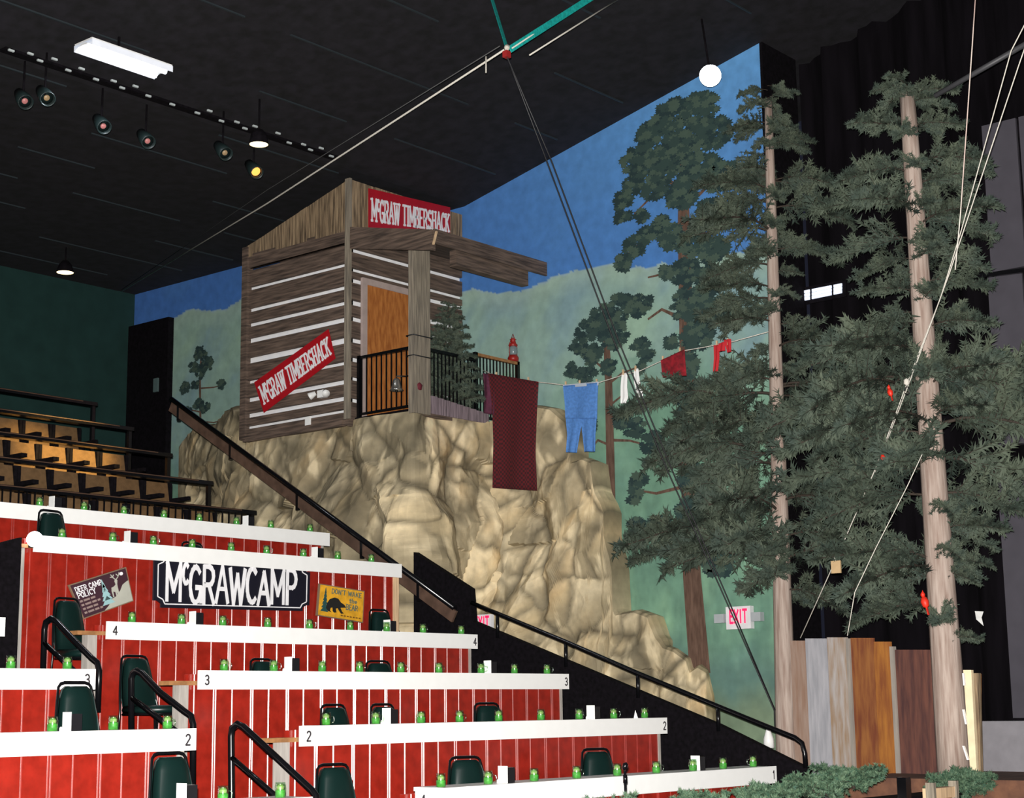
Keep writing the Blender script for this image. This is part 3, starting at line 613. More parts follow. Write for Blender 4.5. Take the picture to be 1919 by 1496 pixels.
Z1 = [(yz(165), .22, .2, 4), (yz(205), .35, .3, 6), (yz(245), .42, .4, 6), (yz(290), .55, .45, 7), (yz(345), .75, .7, 6), (yz(405), .9, .85, 6), (yz(460), .85, .6, 6), (yz(540), .85, .28, 6), (yz(620), .8, .5, 6), (yz(690), .85, 1.2, 7), (yz(775), 1.7, 1.3, 6), (yz(835), 1.75, 1.3, 5), (yz(905), 1.2, .9, 4), (yz(965), 1.75, 1.1, 5), (yz(1030), 1.6, 1.1, 5), (yz(1085), .9, .8, 4)]
tr1, n1_ = pole_tree('artificial pine on a log pole at the right edge of the mural', (b1[0], b1[1], 0), (b1[0]+.02, float(t1[1]), float(t1[2])), .135, .05, Z1, 11, 0)
X2 = 16.3; b2 = on(1787, 1430, 'x', X2); t2 = on(1700, 175, 'x', X2); yz2 = lambda y: float(on(1740, y, 'x', X2)[2])
Z2 = [(yz2(130), .3, .25, 4), (yz2(175), .45, .42, 4), (yz2(230), .65, .45, 5), (yz2(300), .95, .6, 5), (yz2(360), 1.05, .7, 6), (yz2(440), .85, .85, 5), (yz2(510), .72, .7, 5), (yz2(600), .72, .75, 6), (yz2(680), 1.5, 1.05, 6), (yz2(750), 1.6, 1.15, 6), (yz2(820), 1.5, 1.1, 6), (yz2(890), 1.4, .9, 5), (yz2(965), 1.35, .6, 5), (yz2(1040), 1.4, .5, 5), (yz2(1110), 1.2, .4, 4), (yz2(1170), 1.1, .35, 5)]
tr2, n2_ = pole_tree('tall artificial pine on a leaning log pole, right of the board fence', (b2[0]+.0, b2[1], .6), (X2, float(t2[1]), float(t2[2])), .17, .085, Z2, 12, 0)
print('boughs', n1_, n2_)
# small evergreen on the porch
p0 = Vector(on(868, 778, 'y', DY-.0)); p0 = Vector((p0.x, DY+.25, ZF)); t = thing('porch_evergreen', 'small dark artificial evergreen standing on the porch', 'tree', p0)
htr = on(872, 573, 'y', DY+.25)[2]-ZF
part(t, 'stem', MB().tube([p0, p0+Vector((0, 0, htr))], [.02, .006], 6), mTwig)
for i in range(70):
    f = (i+.5)/70; z = .12+(htr-.15)*f; R = .42*(1-f)**.75+.10
    put_bough(t, BM[i % 5], p0+Vector((0, 0, z)), i*2.4, .45, R)
# ================================================================== SEATING
ROWN = ['marked 1', 'marked 2', 'marked 3', 'marked 4', 'above the black painted sign', 'at the top of the red seating']
TH = .155
def counter(k, x0, x1, side, num):
    y, z = ROWY[k], ROWZ[k]
    lb = f'long white counter {ROWN[k]}' + (', left of the aisle' if side == 'l' else (', right of the aisle' if k < 4 else ''))
    t = thing('counter_table', lb, 'counter', (x0, y, z-TH), 'white audience counters')
    part(t, 'tabletop', MB().box((x0+.34, y+.02, z-.03), (x1, y+.36, z)), mWhite)
    part(t, 'fascia_board', MB().box((x0, y, z-TH), (x1, y+.022, z+.002)), mWhite)
    for (xx, dig) in num:
        pl = Plane4((xx, y, z), (xx+1, y, z), (xx+1, y, z-1), (xx, y, z-1)); s2 = -1 if pl.n.y > 0 else 1
        q, W_ = text2d(dig, thick=.17); mb = MB()
        for iq, quad in enumerate(q): mb.prism([Vector((xx+a[0]*.075, y-.001-.0003*(iq % 7), z-.115+a[1]*.075)) for a in quad], (0, -.002, 0))
        part(t, 'number', mb, mNum)
    return t
R_NUM = [[(XB+.05, '1'), (XE-.07, '1')], [(XB+.06, '2'), (XE-.07, '2')], [(XB+.06, '3'), (XE-.07, '3')], [(XB+.06, '4'), (XE-.07, '4')], [], []]
for k in range(6): counter(k, XB if k < 5 else 6.0, XE, 'r', R_NUM[k])
L_NUM = [[], [(XA-.1, '2')], [(XA-.1, '3')], [(XA-.1, '4')]]
for k in range(4): counter(k, 4.5, XA, 'l', L_NUM[k])
def panel(mb, x0, x1, y, z0, z1):
    """vertical groove panelling facing the stage: alternating single and double grooves with bevelled sides"""
    g = .0072; xs = [x0]; x = x0+.06; i = 0; prof = [(x0, y)]
    while x < x1-.08:
        k = 2 if i % 2 else 1
        for j in range(k):
            prof += [(x, y), (x+g*.9, y+g*.85), (x+g*1.8, y)]; x += g*1.8+.010
        x += .185-(.03 if k == 2 else 0); i += 1
    prof.append((x1, y))
    n_ = len(prof); vs = [(a, b_, z0) for a, b_ in prof]+[(a, b_, z1) for a, b_ in prof]
    mb.add(vs, [(i, i+1, i+1+n_, i+n_) for i in range(n_-1)])
    mb.box((x0, y+.03, z0), (x1, y+.05, z1)); return mb
floors = [z-.755 for z in ROWZ]
for k in range(6):
    y = ROWY[k]+.06; z1 = ROWZ[k]-.03; z0 = floors[k-1] if k else 0
    xr0 = XB-.17 if k < 5 else 6.0
    t = thing('seating_tier', f'red panelled seating tier under the counter {ROWN[k]}', 'seating tier', (xr0, y, z0), 'stepped red seating tiers')
    part(t, 'front_panel', panel(MB(), xr0+.1, XE-.09, y, z0, z1), mRed)
    if k < 4: part(t, 'front_panel', panel(MB(), 4.5, XA-.13, y, z0, z1), mRed)
    if k < 5 and k > 0:
        part(t, 'end_trim', MB().box((xr0-.0, y-.012, z0), (xr0+.1, y+.07, z1-.09)), mGreyTrim)
        part(t, 'ledge', MB().box((xr0-.12, y-.03, z1-.09), (xr0+.24, y+.1, z1-.055)), mPly)
    if k < 4: part(t, 'end_trim', MB().box((XA-.13, y-.012, z0), (XA-.07, y+.07, z1)), mGreyTrim)
    part(t, 'end_post', MB().box((XE-.09, y-.012, z0), (XE-(.0 if k == 4 else .055), y+.06, z1)), mLtWood if k == 4 else mGreyTrim)
    yn = ROWY[k+1]+.111 if k < 5 else 16.0
    xl, xr_ = (3.5, XS-.005) if k < 4 else ((XB-.1, 14.08) if k == 4 else (6.0, 14.08))
    if floors[k] > .05: part(t, 'platform', MB().box((xl, y+.052, 0), (xr_, yn, floors[k])), mFloor)
    if 0 < k < 4: part(t, 'aisle_step', MB().box((XA+.02, y-.3, 0), (XB-.2, y+.052, (floors[k]+floors[k-1])/2)), mFloor)
# dark enclosure left of the painted sign
a = on(0, 1027, 'y', 13.5); b_ = on(60, 1010, 'y', 13.5)
tag(MB().prism([(5.5, 13.45, floors[3]), (XB-.18, 13.45, floors[3]), (XB-.18, 13.45, b_[2]+.0), (a[0]-.5, 13.45, a[2]-.1), (5.5, 13.45, 2.6)], (0, .08, 0)).build('entry_partition', mBlack), 'black partition closing the entry left of the grey trim board', 'partition')
# stringer wall with handrail on the right
st = thing('stair_side_wall', 'black sloping side wall along the mural side stairs', 'side wall', (XS, 8.9, 0))
W_ = lambda px, py: on(px, py, 'x', XS)
pts = [(XS, float(p[1]), float(p[2])) for p in (W_(1516, 1452), W_(1510, 1440), W_(1345, 1358), W_(885, 1164), W_(880, 1103), W_(775, 1035))]
poly = [(XS, pts[0][1], 0)]+pts+[(XS, pts[-1][1], 0)]
part(st, 'wall_board', MB().prism(poly, (.1, 0, 0)), mBlack)
hr = thing('stair_handrail', 'long black handrail on posts above the sloping side wall', 'handrail', (XS, pts[1][1], pts[1][2]))
hp = [W_(884, 1130), W_(932, 1150), W_(1060, 1203), W_(1195, 1262), W_(1345, 1324), W_(1440, 1363), W_(1490, 1383), W_(1503, 1393), W_(1508, 1412), W_(1510, 1440)]
part(hr, 'rail', MB().tube(hp, .026, 10), mMetalB)
for px, ya, yb in [(932, 1150, 1188), (1060, 1203, 1242), (1195, 1262, 1300), (1345, 1324, 1362)]:
    A = Vector(W_(px, ya)); B = Vector(W_(px, yb)); part(hr, 'post', MB().tube([A, Vector((A.x, A.y, B.z-.05))], .022, 8), mMetalB)
# long brown beam handrail over the seats' right side
XH = 14.3; H_ = lambda px, py: Vector(on(px, py, 'x', XH))
hb = thing('beam_handrail', 'steep black and brown handrail beam running down in front of the rocks', 'handrail', H_(850, 1140))
A = H_(321, 748); B = H_(852, 1140)
part(hb, 'skirt_board', MB().bar(A-Vector((0, 0, .10)), B-Vector((0, 0, .10)), .03, .14), mat('dark_brown_skirt', (.085, .05, .035), .5, noise=.3))
part(hb, 'top_rail', MB().tube([A, B], .035, 10), mMetalB)
for f in (.04, .25, .5, .72, .9):
    p = A.lerp(B, f); part(hb, 'post', MB().box(p+Vector((-.02, .02, -.2)), p+Vector((.02, .06, 0))), mMetalB)
# aisle handrails
def aisle_rail(lb, ptl, low):
    Q = lambda p_: Vector(on(*p_, 'x', 8.55)); P_ = [Q(p_) for p_ in ptl]
    t = thing('aisle_handrail', lb, 'handrail', (8.55, P_[0].y, P_[0].z), 'bent tube handrails in the aisle')
    part(t, 'tube_rail', MB().tube(P_, .026, 10), mMetalB)
    if low: part(t, 'mid_rail', MB().tube([Q(low[0]), Q(low[1])], .022, 8), mMetalB)
    return t
aisle_rail('black bent tube handrail in the aisle between the counters marked 2 and 1', [(434,1560),(434,1500),(433,1380),(435,1365),(445,1357),(456,1362),(585,1482),(592,1492),(594,1510),(594,1560)], [(434,1420),(560,1530)])
aisle_rail('black bent tube handrail at the aisle end of the left counter marked 2', [(246,1400),(246,1272),(249,1262),(256,1257),(266,1262),(300,1298),(345,1333),(358,1342),(362,1358),(361,1480)], [(246,1308),(330,1370)])
aisle_rail('black bent tube handrail at the aisle end of the left counter marked 3', [(80,1270),(83,1180),(86,1166),(96,1159),(106,1166),(150,1212),(172,1234),(182,1242),(186,1258),(183,1335)], [(83,1205),(140,1258)])
# glowing round bulb at the left end of the fifth counter
p = Vector(on(65, 1011, 'y', ROWY[4]-.03)); t = thing('globe_bulb', 'glowing round white bulb at the left end of the counter above the painted sign', 'lamp', p)
part(t, 'bulb', MB().lathe([(.075*math.sin(math.pi*i/12), -.075*math.cos(math.pi*i/12)) for i in range(13)], p, 20), mat('lit_bulb', (1, 1, 1), .4, emis=(.9, .95, 1), es=6))
part(t, 'socket', MB().lathe([(0, 0), (.03, 0), (.03, .05), (0, .05)], p+Vector((0, .05, -.075)), 10), mBlack)
# signs on the fifth tier
YS = ROWY[4]+.04
def signplane(tl, tr, br, bl, y=YS): return Plane4(*[on(*q, 'y', y) for q in (tl, tr, br, bl)])
pl = signplane((287, 1037), (579, 1062), (577, 1146), (285, 1139)); s2 = -1 if pl.n.y > 0 else 1
t = thing('camp_sign', 'black sign with notched corners and hand painted white camp lettering', 'sign', tuple(pl.p(.5, .5)))
c, d = .045, .13
notch = [(c,0),(1-c,0),(1-c,d*.6),(1-c*.5,d),(1,d),(1,1-d),(1-c*.5,1-d),(1-c,1-d*.6),(1-c,1),(c,1),(c,1-d*.6),(c*.5,1-d),(0,1-d),(0,d),(c*.5,d),(c,d*.6)]
part(t, 'sign_board', outline(pl, notch, 0, .022*s2), mSignB)
ln = MB(); ins = [(.5+(u-.5)*.955, .5+(v-.5)*.86) for u, v in [(c,0),(1-c,0),(1-c*.7,d*.75),(1,d*1.2),(1,1-d*1.2),(1-c*.7,1-d*.75),(1-c,1),(c,1),(c*.7,1-d*.75),(0,1-d*1.2),(0,d*1.2),(c*.7,d*.75)]]
for a, b_ in zip(ins, ins[1:]+ins[:1]): ln.bar(pl.p(*a, .025*s2), pl.p(*b_, .025*s2), .004, .011)
part(t, 'border_line', ln, mLet)
part(t, 'lettering', letters(pl, 'McGRAWCAMP', .065, .905, .14, .84, .026*s2, thick=.17, small=[1], gap=.02, thin=.8, jitter=.05), mLet)
pl = signplane((126, 1097), (234, 1063), (248, 1127), (154, 1161)); s2 = -1 if pl.n.y > 0 else 1
t = thing('deer_sign', 'tilted dark maroon sign with a snowy deer scene and policy lettering', 'sign', tuple(pl.p(.5, .5)))
part(t, 'sign_board', outline(pl, [(0,0),(1,0),(1,1),(0,1)], 0, .02*s2), mat('brown_sign_edge', (.20, .13, .08), .7))
part(t, 'painted_face', outline(pl, [(.02,.03),(.98,.03),(.98,.97),(.02,.97)], .021*s2, .002*s2), mat('dark_maroon_paint', (.045, .015, .025), .6))
mSn = mat('grey_cream_paint', (.42, .42, .36), .7); mIce = mat('pale_blue_paint', (.30, .50, .52), .7)
part(t, 'snow', outline(pl, [(.42,.03),(.98,.03),(.98,.62),(.93,.60),(.86,.55),(.80,.42),(.70,.30),(.60,.26),(.52,.12)], .024*s2, .002*s2), mSn)
mb = MB(); 
for i in range(5):
    v = .16+i*.12; w2 = .12*(1-i/5.5); mb.prism([pl.p(.53-w2, v, .027*s2), pl.p(.53+w2, v, .027*s2), pl.p(.53, v+.24, .027*s2)], pl.n*s2*.002)
part(t, 'painted_fir', mb, mIce)
dd_ = [(.64,.30),(.66,.30),(.665,.45),(.70,.42),(.70,.28),(.72,.28),(.725,.42),(.74,.28),(.76,.28),(.765,.5),(.77,.62),(.79,.72),(.775,.76),(.75,.76),(.735,.72),(.74,.62),(.70,.58),(.655,.57),(.64,.48)]
part(t, 'painted_deer', outline(pl, [(u, v) for u, v in dd_], .027*s2, .002*s2), mSn)
an = MB()
for a, b_ in [((.76,.75),(.72,.84)),((.72,.84),(.70,.93)),((.72,.84),(.75,.9)),((.77,.75),(.82,.82)),((.82,.82),(.85,.92)),((.82,.82),(.79,.9)),((.72,.84),(.68,.86))]: an.bar(pl.p(*a, .029*s2), pl.p(*b_, .029*s2), .004, .009)
part(t, 'painted_antlers', an, mSn)
part(t, 'painted_moon', outline(pl, [(.885+.032*math.cos(a), .86+.05*math.sin(a)) for a in [i*.524 for i in range(12)]], .024*s2, .002*s2), mLet)
mb = letters(pl, 'DEER CAMP', .06, .52, .74, .88, .024*s2, thick=.16, serif=.14, th=.002)
for txt, u1, v0 in (('POLICY', .38, .57),): 
    m2 = letters(pl, txt, .06, u1, v0, v0+.14, .024*s2, thick=.16, serif=.14, th=.002); mb.add(m2.v, m2.f)
part(t, 'lettering', mb, mLet)
mb = MB()
for i, (n_, u1) in enumerate([(6, .34), (7, .38), (7, .36), (8, .4)]):
    v = .45-i*.11; u = .06; j = 0
    while u < u1:
        L = .05+.03*((i*3+j*5) % 3)
        mb.prism([pl.p(u, v, .024*s2), pl.p(u+L, v, .024*s2), pl.p(u+L, v+.055, .024*s2), pl.p(u, v+.055, .024*s2)], pl.n*s2*.002); u += L+.02; j += 1
part(t, 'fine_print', mb, mat('dim_cream_paint', (.28, .2, .18), .7))
pl = signplane((596, 1094), (681, 1108), (678, 1168), (591, 1154)); s2 = -1 if pl.n.y > 0 else 1
t = thing('bear_sign', 'yellow sign with a black bear silhouette beside a fir', 'sign', tuple(pl.p(.5, .5)))
part(t, 'sign_board', outline(pl, [(0,0),(1,0),(1,1),(0,1)], 0, .02*s2), mat('brown_sign_edge', (.2, .1, .05), .7))
part(t, 'painted_face', outline(pl, [(.025,.03),(.98,.03),(.98,.97),(.025,.97)], .021*s2, .002*s2), mat('mustard_yellow_paint', (.72, .36, .02), .6, noise=.2, scale=14))
bear = [(.15,.26),(.17,.42),(.22,.55),(.32,.62),(.40,.60),(.46,.50),(.54,.44),(.58,.36),(.50,.34),(.46,.33),(.50,.22),(.54,.17),(.48,.15),(.43,.24),(.40,.31),(.36,.28),(.38,.17),(.33,.15),(.30,.19),(.29,.30),(.25,.28),(.24,.20),(.27,.15),(.20,.17)]
part(t, 'painted_bear', outline(pl, [(u+.02, v+.02) for u, v in bear], .027*s2, .002*s2), mat('near_black_paint', (.014, .014, .012), .6))
mb = MB()
for i in range(6):
    v = .16+i*.115; w2 = .085*(1-i/6.5); mb.prism([pl.p(.145-w2, v, .024*s2), pl.p(.145+w2, v, .024*s2), pl.p(.145, v+.2, .024*s2)], pl.n*s2*.002)
part(t, 'painted_fir', mb, mat('dark_teal_paint', (.02, .08, .075), .6))
mb = letters(pl, "DON'T WAKE", .27, .93, .76, .9, .024*s2, thick=.17, th=.002)
for txt, u0_, u1, v0, v1 in (('the', .66, .84, .55, .69), ('BEAR', .60, .86, .33, .49)):
    m2 = letters(pl, txt, u0_, u1, v0, v1, .024*s2, thick=.18, th=.002); mb.add(m2.v, m2.f)
part(t, 'lettering', mb, mat('slate_grey_paint', (.12, .15, .11), .6))
mb = MB()
for i in range(7): mb.prism([pl.p(.5+i*.065, .10-.0*i, .024*s2), pl.p(.545+i*.065, .10, .024*s2), pl.p(.545+i*.065, .14, .024*s2), pl.p(.5+i*.065, .14, .024*s2)], pl.n*s2*.002)
part(t, 'fine_print', mb, mat('brown_print', (.2, .09, .01), .6))
# ------------------------------------------------------------------ jars
mGl = bpy.data.materials.new('clear_jar_glass'); mGl.use_nodes = True; nt = mGl.node_tree; nt.nodes.remove(nt.nodes['Principled BSDF'])
tb = nt.nodes.new('ShaderNodeBsdfTransparent'); tb.inputs[0].default_value = (.86, .97, .86, 1); gb_ = nt.nodes.new('ShaderNodeBsdfGlossy'); gb_.inputs['Roughness'].default_value = .12
ms = nt.nodes.new('ShaderNodeMixShader'); fz = nt.nodes.new('ShaderNodeTexNoise'); mr2 = nt.nodes.new('ShaderNodeMapRange'); mr2.inputs[3].default_value = .08; mr2.inputs[4].default_value = .2
nt.links.new(fz.outputs[0], mr2.inputs[0]); nt.links.new(mr2.outputs[0], ms.inputs[0]); nt.links.new(tb.outputs[0], ms.inputs[1]); nt.links.new(gb_.outputs[0], ms.inputs[2]); nt.links.new(ms.outputs[0], nt.nodes['Material Output'].inputs[0])
jar = thing('jar_mug', 'green jar', 'jar', (0, 0, 0))
MB().lathe([(0, .001), (.034, .001), (.038, .006), (.038, .078), (.034, .088), (.035, .102), (.032, .102), (.031, .088), (.036, .076)], (0, 0, 0), 16).build('glass_body', mGl, jar)
MB().lathe([(0, .004), (.033, .004), (.035, .048), (.025, .056), (0, .054)], (0, 0, 0), 14).build('green_filling', mat('bright_green_filling', (.09, .38, .06), .5, noise=.3, scale=30), jar)
MB().lathe([(0, .052), (.026, .056), (.028, .076), (.015, .092), (0, .09)], (0, 0, 0), 10).build('yellow_green_top', mat('yellow_green_napkin', (.34, .44, .16), .6, noise=.3, scale=40), jar)
MB().tube([(.036, 0, .07), (.062, 0, .066), (.066, 0, .04), (.058, 0, .022), (.036, 0, .018)], .006, 6).build('handle', mGl, jar)
JR = {5: [73, 158, 233, 307, 374, 444, 507, 580], 4: [118, 210, 287, 361, 433, 501, 570, 632, 697], 3: [246, 341, 419, 503, 582, 655, 724, 795, 864],
      2: [421, 513, 605, 674, 752, 822, 902, 966, 1025], 1: [613, 703, 788, 861, 937, 1013, 1088, 1152, 1210], 0: [829, 915, 1002, 1080, 1158, 1233, 1298, 1357, 1415]}
JL = {2: [22, 126], 1: [97, 214, 314], 0: [418, 528]}
RS = ['right counter marked 1', 'right counter marked 2', 'right counter marked 3', 'right counter marked 4', 'counter above the camp sign', 'topmost white counter']
OR = ['first', 'second', 'third', 'fourth', 'fifth', 'sixth', 'seventh', 'eighth', 'ninth', 'tenth']
def xat(px, k):   # X on counter k under a pixel column
    y = ROWY[k]+.10; p = on(px, 1200, 'y', y)
    for _ in range(3):
        d = np.array([p[0], y, ROWZ[k]])-CAM; cx = 959.5+FP*(d@rt)/(d@fw); p = on(px+(px-cx)*0, 748-FP*(d@up)/(d@fw), 'y', y)
    return float(p[0]), y
first = True
for side, dct in (('r', JR), ('l', JL)):
    for k, lst in dct.items():
        for i, px in enumerate(lst):
            x, y = xat(px, k); loc = (x, y+rng.uniform(-.01, .02), ROWZ[k]+.001)
            if side == 'r': lb = f'green jar mug, {OR[i]} from the left on the {RS[k]}'
            else: lb = f'green jar mug, {OR[i]} from the left on the left counter {ROWN[k]}'
            if first: jar.location = loc; jar['label'] = lb; jar['group'] = 'green jar mugs on the counters'; jar.rotation_euler[2] = .4; first = False
            else: dup(jar, loc, lb, rz=rng.uniform(-1.2, 1.8))
# menu holders
mh = thing('menu_holder', 'holder', 'menu holder', (0, 0, 0))
MB().box((-.045, -.006, 0), (.045, .055, .118)).build('black_holder_body', mat('black_glossy_plastic', (.012, .012, .014), .25), mh)
MB().box((-.052, -.01, .0), (-.046, .085, .13)).build('white_card', mWhite, mh)
MB().lathe([(0, 0), (.012, 0), (.012, .02), (.006, .03), (0, .03)], (-.08, .06, 0), 8).build('salt_packet', mWhite, mh)
HL = [(5, 108, 'r'), (5, 470, 'r'), (4, 250, 'r'), (4, 600, 'r'), (3, 373, 'r'), (3, 736, 'r'), (2, 553, 'r'), (2, 925, 'r'), (1, 738, 'r'), (1, 1119, 'r'), (0, 957, 'r'), (0, 1316, 'r'), (1, 142, 'l'), (0, 358, 'l')]
cnt = {}
for i, (k, px, s_) in enumerate(HL):
    x, y = xat(px, k); cnt[(k, s_)] = cnt.get((k, s_), 0)+1
    if s_ == 'l': lb = f'white and black menu card holder on the counter {ROWN[k]} left of the aisle'
    else: lb = f'white and black menu card holder, {["left", "right"][cnt[(k, s_)]-1]} one on the {RS[k]}'
    if i == 0: mh.location = (x, y, ROWZ[k]+.001); mh['label'] = lb; mh['group'] = 'menu card holders on the counters'; mh['category'] = 'menu holder'
    else: dup(mh, (x, y, ROWZ[k]+.001), lb)
x, y = xat(1191, 1); tag(MB().add([(-.03, 0, 0), (.04, .02, 0), (.0, -.03, 0), (.0, 0, .08)], [(0, 1, 3), (1, 2, 3), (2, 0, 3), (0, 2, 1)]).build('paper_napkin', mWhite, loc=(x, y, ROWZ[1]+.001)), 'crumpled white napkin near the right end of the counter marked 2', 'napkin')
# ------------------------------------------------------------------ chairs
def chair_proto():
    t = thing('banquet_chair', 'c', 'chair', (0, 0, 0))
    mb = MB(); n = 5
    rows = [(.46, .18, .02), (.55, .19, .035), (.70, .175, .05), (.82, .15, .055), (.875, .125, .05), (.895, .09, .03)]
    vs = []; 
    for z, hw, th in rows:
        yy = .20+(z-.46)*.16
        for j in range(9):
            a = j/8*2-1; vs.append((a*hw, yy-th*(1-abs(a)**3)-.012, z))
    for z, hw, th in rows:
        yy = .20+(z-.46)*.16
        for j in range(9): a = j/8*2-1; vs.append((a*hw, yy+.012, z))
    R_ = len(rows)*9; fs = []
    for i in range(len(rows)-1):
        for j in range(8):
            a = i*9+j; fs.append((a, a+1, a+10, a+9)); fs.append((R_+a+9, R_+a+10, R_+a+1, R_+a))
        for j in (0, 8): a = i*9+j; fs.append((a, R_+a, R_+a+9, a+9) if j == 0 else (a, a+9, R_+a+9, R_+a))
    for i in (0, len(rows)-1):
        for j in range(8): a = i*9+j; fs.append((a, a+1, R_+a+1, R_+a))
    mb.add(vs, fs, True); mb.build('backrest', mGreenV, t)
    fr = []
    for s_ in (-1, 1):
        pass
    fy = lambda z: .20+(z-.46)*.16+.01
    pts = [(-.215, .24, 0), (-.22, .20, .44), (-.198, fy(.6), .6), (-.165, fy(.8), .8), (-.145, fy(.9), .89), (-.125, fy(.91), .91), (-.09, fy(.92), .918), (.09, fy(.92), .918), (.125, fy(.91), .91), (.145, fy(.9), .89), (.165, fy(.8), .8), (.198, fy(.6), .6), (.22, .20, .44), (.215, .24, 0)]
    MB().tube(pts, .010, 8).build('back_frame', mMetalB, t)
    se = MB(); vs = []
    for z, e in ((.42, 0), (.445, .012), (.475, .0), (.485, -.03)):
        vs += [(-.21-e, -.22-e, z), (.21+e, -.22-e, z), (.19+e, .2, z), (-.19-e, .2, z)]
    fs = [(0, 3, 2, 1), (12, 13, 14, 15)]+[(4*i+j, 4*i+(j+1) % 4, 4*i+4+(j+1) % 4, 4*i+4+j) for i in range(3) for j in range(4)]
    se.add(vs, fs, True); se.build('seat', mGreenV, t)
    for s_ in (-1, 1): MB().tube([(s_*.2, -.2, .42), (s_*.21, -.23, 0)], .012, 8).build('leg', mMetalB, t)
    MB().tube([(-.2, -.2, .41), (.2, -.2, .41), (.2, .19, .41), (-.2, .19, .41), (-.2, -.2, .41)], .010, 6).build('seat_frame', mMetalB, t)
    return t
ch = chair_proto(); ch['group'] = 'green banquet chairs behind the counters'
CH = [(5, 5, 97, 0, None), ]
# (row index, px, label, scale, rz)
CH = [(4, 97, 'green banquet chair behind the counter above the painted sign, near the glowing bulb', 1.22, .1), (4, 363, 'green banquet chair behind the counter above the painted sign, right one of two', 1.0, .1),
      (3, 130, 'green banquet chair in the aisle gap, below the tilted deer sign', 1.10, .15), (3, 710, 'green banquet chair right of the yellow bear sign', 1.14, 0),
      (2, 256, 'green banquet chair in the aisle gap beside the number 3 counter', .98, .1), (2, 494, 'green banquet chair behind the counter marked 3, left one of two', .97, .1), (2, 704, 'green banquet chair behind the counter marked 3, right one of two', .97, -.1),
      (1, 626, 'green banquet chair behind the counter marked 2 right of the aisle, leftmost of three', 1.0, .05), (1, 718, 'green banquet chair behind the counter marked 2, next to the menu holder', 1.0, .05), (1, 906, 'green banquet chair behind the counter marked 2, rightmost of three', 1.0, -.15),
      (1, 138, 'green banquet chair behind the left counter marked 2', 1.2, 0), (0, 315, 'green banquet chair at the bottom left below the left counter marked 2', 1.17, 0),
      (0, 618, 'green banquet chair at the bottom, beside the lowest bent tube handrail', 1.03, -.1), (0, 857, 'green banquet chair behind the counter marked 1, left one of two', 1.04, -.3), (0, 1104, 'green banquet chair behind the counter marked 1, right one of two', 1.06, -.3)]
for i, (k, px, lb, sc, rz) in enumerate(CH):
    y = ROWY[k]+.62; zf0 = floors[k] if k else 0.0
    p = on(px, 1200, 'y', y+.28)
    for _ in range(3):
        d = np.array([p[0], y+.28, zf0+.8])-CAM; p = on(px, 748-FP*(d@up)/(d@fw), 'y', y+.28)
    loc = (float(p[0]), y, max(zf0, 0)+.002)
    if i == 0: ch.location = loc; ch['label'] = lb; ch.scale = (1, 1, sc); ch.rotation_euler[2] = rz
    else: dup(ch, loc, lb, rz=rz, scale=(1.0, 1.0, sc))
# ================================================================== UPPER THEATRE SEATS
XT = 14.15
BY_ = [16.28+.86*i for i in range(5)]; BZ_ = [3.86+.46*i for i in range(5)]
for i in range(5):
    y, z = BY_[i], BZ_[i]; x1 = XT
    nm = ['lowest', 'second lowest', 'middle', 'second highest', 'highest'][i]
    tp = tag(MB().box((3.0, y-.03, 0), (XT-.02, (BY_[i+1] if i < 4 else YBACK)-.031, z-.85)).build('theatre_tier', mFloor), f'{nm} dark carpeted step of the upper theatre seating', 'seating tier', 'upper theatre steps')
    t = thing('drink_rail', f'{nm} of the dark long rails in front of the theatre seats', 'rail', (x1, y, z-.85), 'long dark rails of the upper seating')
    part(t, 'rail_top', MB().box((3.0, y-.06, z-.05), (x1, y+.06, z)), mMetalB)
    part(t, 'wood_edge', MB().box((3.0, y-.067, z-.018), (x1-.25, y-.06, z-.006)), mat('dark_wood_edge', (.07, .035, .02), .6))
    part(t, 'post', MB().box((x1-.06, y-.025, z-.85), (x1-.01, y+.025, z-.05)), mMetalB)
    part(t, 'low_rail', MB().box((3.0, y-.02, z-.82), (x1-.06, y+.02, z-.78)), mMetalB)
    if i == 0:
        for j in range(62): part(t, 'baluster', MB().box((XT-.1-j*.105, y-.008, z-.78), (XT-.085-j*.105, y+.008, z-.05)), mMetalB)
seat = thing('theatre_chair', 's', 'theatre chair', (0, 0, 0), 'theatre chairs in the upper rows')
sb = MB(); sb.add([(-.19, .0, .38), (.19, .0, .38), (.185, .09, .88), (-.185, .09, .88), (-.19, .05, .38), (.19, .05, .38), (.185, .14, .88), (-.185, .14, .88)], [(0, 1, 2, 3), (7, 6, 5, 4), (0, 3, 7, 4), (1, 5, 6, 2), (3, 2, 6, 7), (0, 4, 5, 1)]); sb.build('backrest', mTan, seat)
MB().box((-.21, -.32, .36), (.21, -.02, .43)).build('seat_pan', mat('dark_brown_seat', (.03, .018, .012), .7), seat)
for s_ in (-1, 1):
    a_ = MB(); a_.box((s_*.215-.02, -.34, .62), (s_*.215+.02, .06, .67)); a_.box((s_*.215-.018, -.05, 0), (s_*.215+.018, .08, .62)); a_.box((s_*.212-.022, .05, .5), (s_*.212+.022, .13, .88)); a_.build('armrest', mBlack, seat)
firsts = True
for i in range(4):
    y = BY_[i]+.60; z = BZ_[i]-.85; n_ = 10
    xe = {0: 13.86, 1: 13.8, 2: 13.72, 3: 13.55}[i]
    for j in range(n_):
        x = xe-j*.475
        lb = f'theatre chair with tan back, {["rightmost", "second from the right", "third from the right", "fourth from the right", "fifth from the right", "sixth from the right", "seventh from the right", "eighth from the right", "ninth from the right", "tenth from the right"][j]} in the {["lowest", "second", "third", "highest"][i]} upper row'
        if firsts: seat.location = (x, y, z); seat['label'] = lb; firsts = False
        else: dup(seat, (x, y, z), lb)
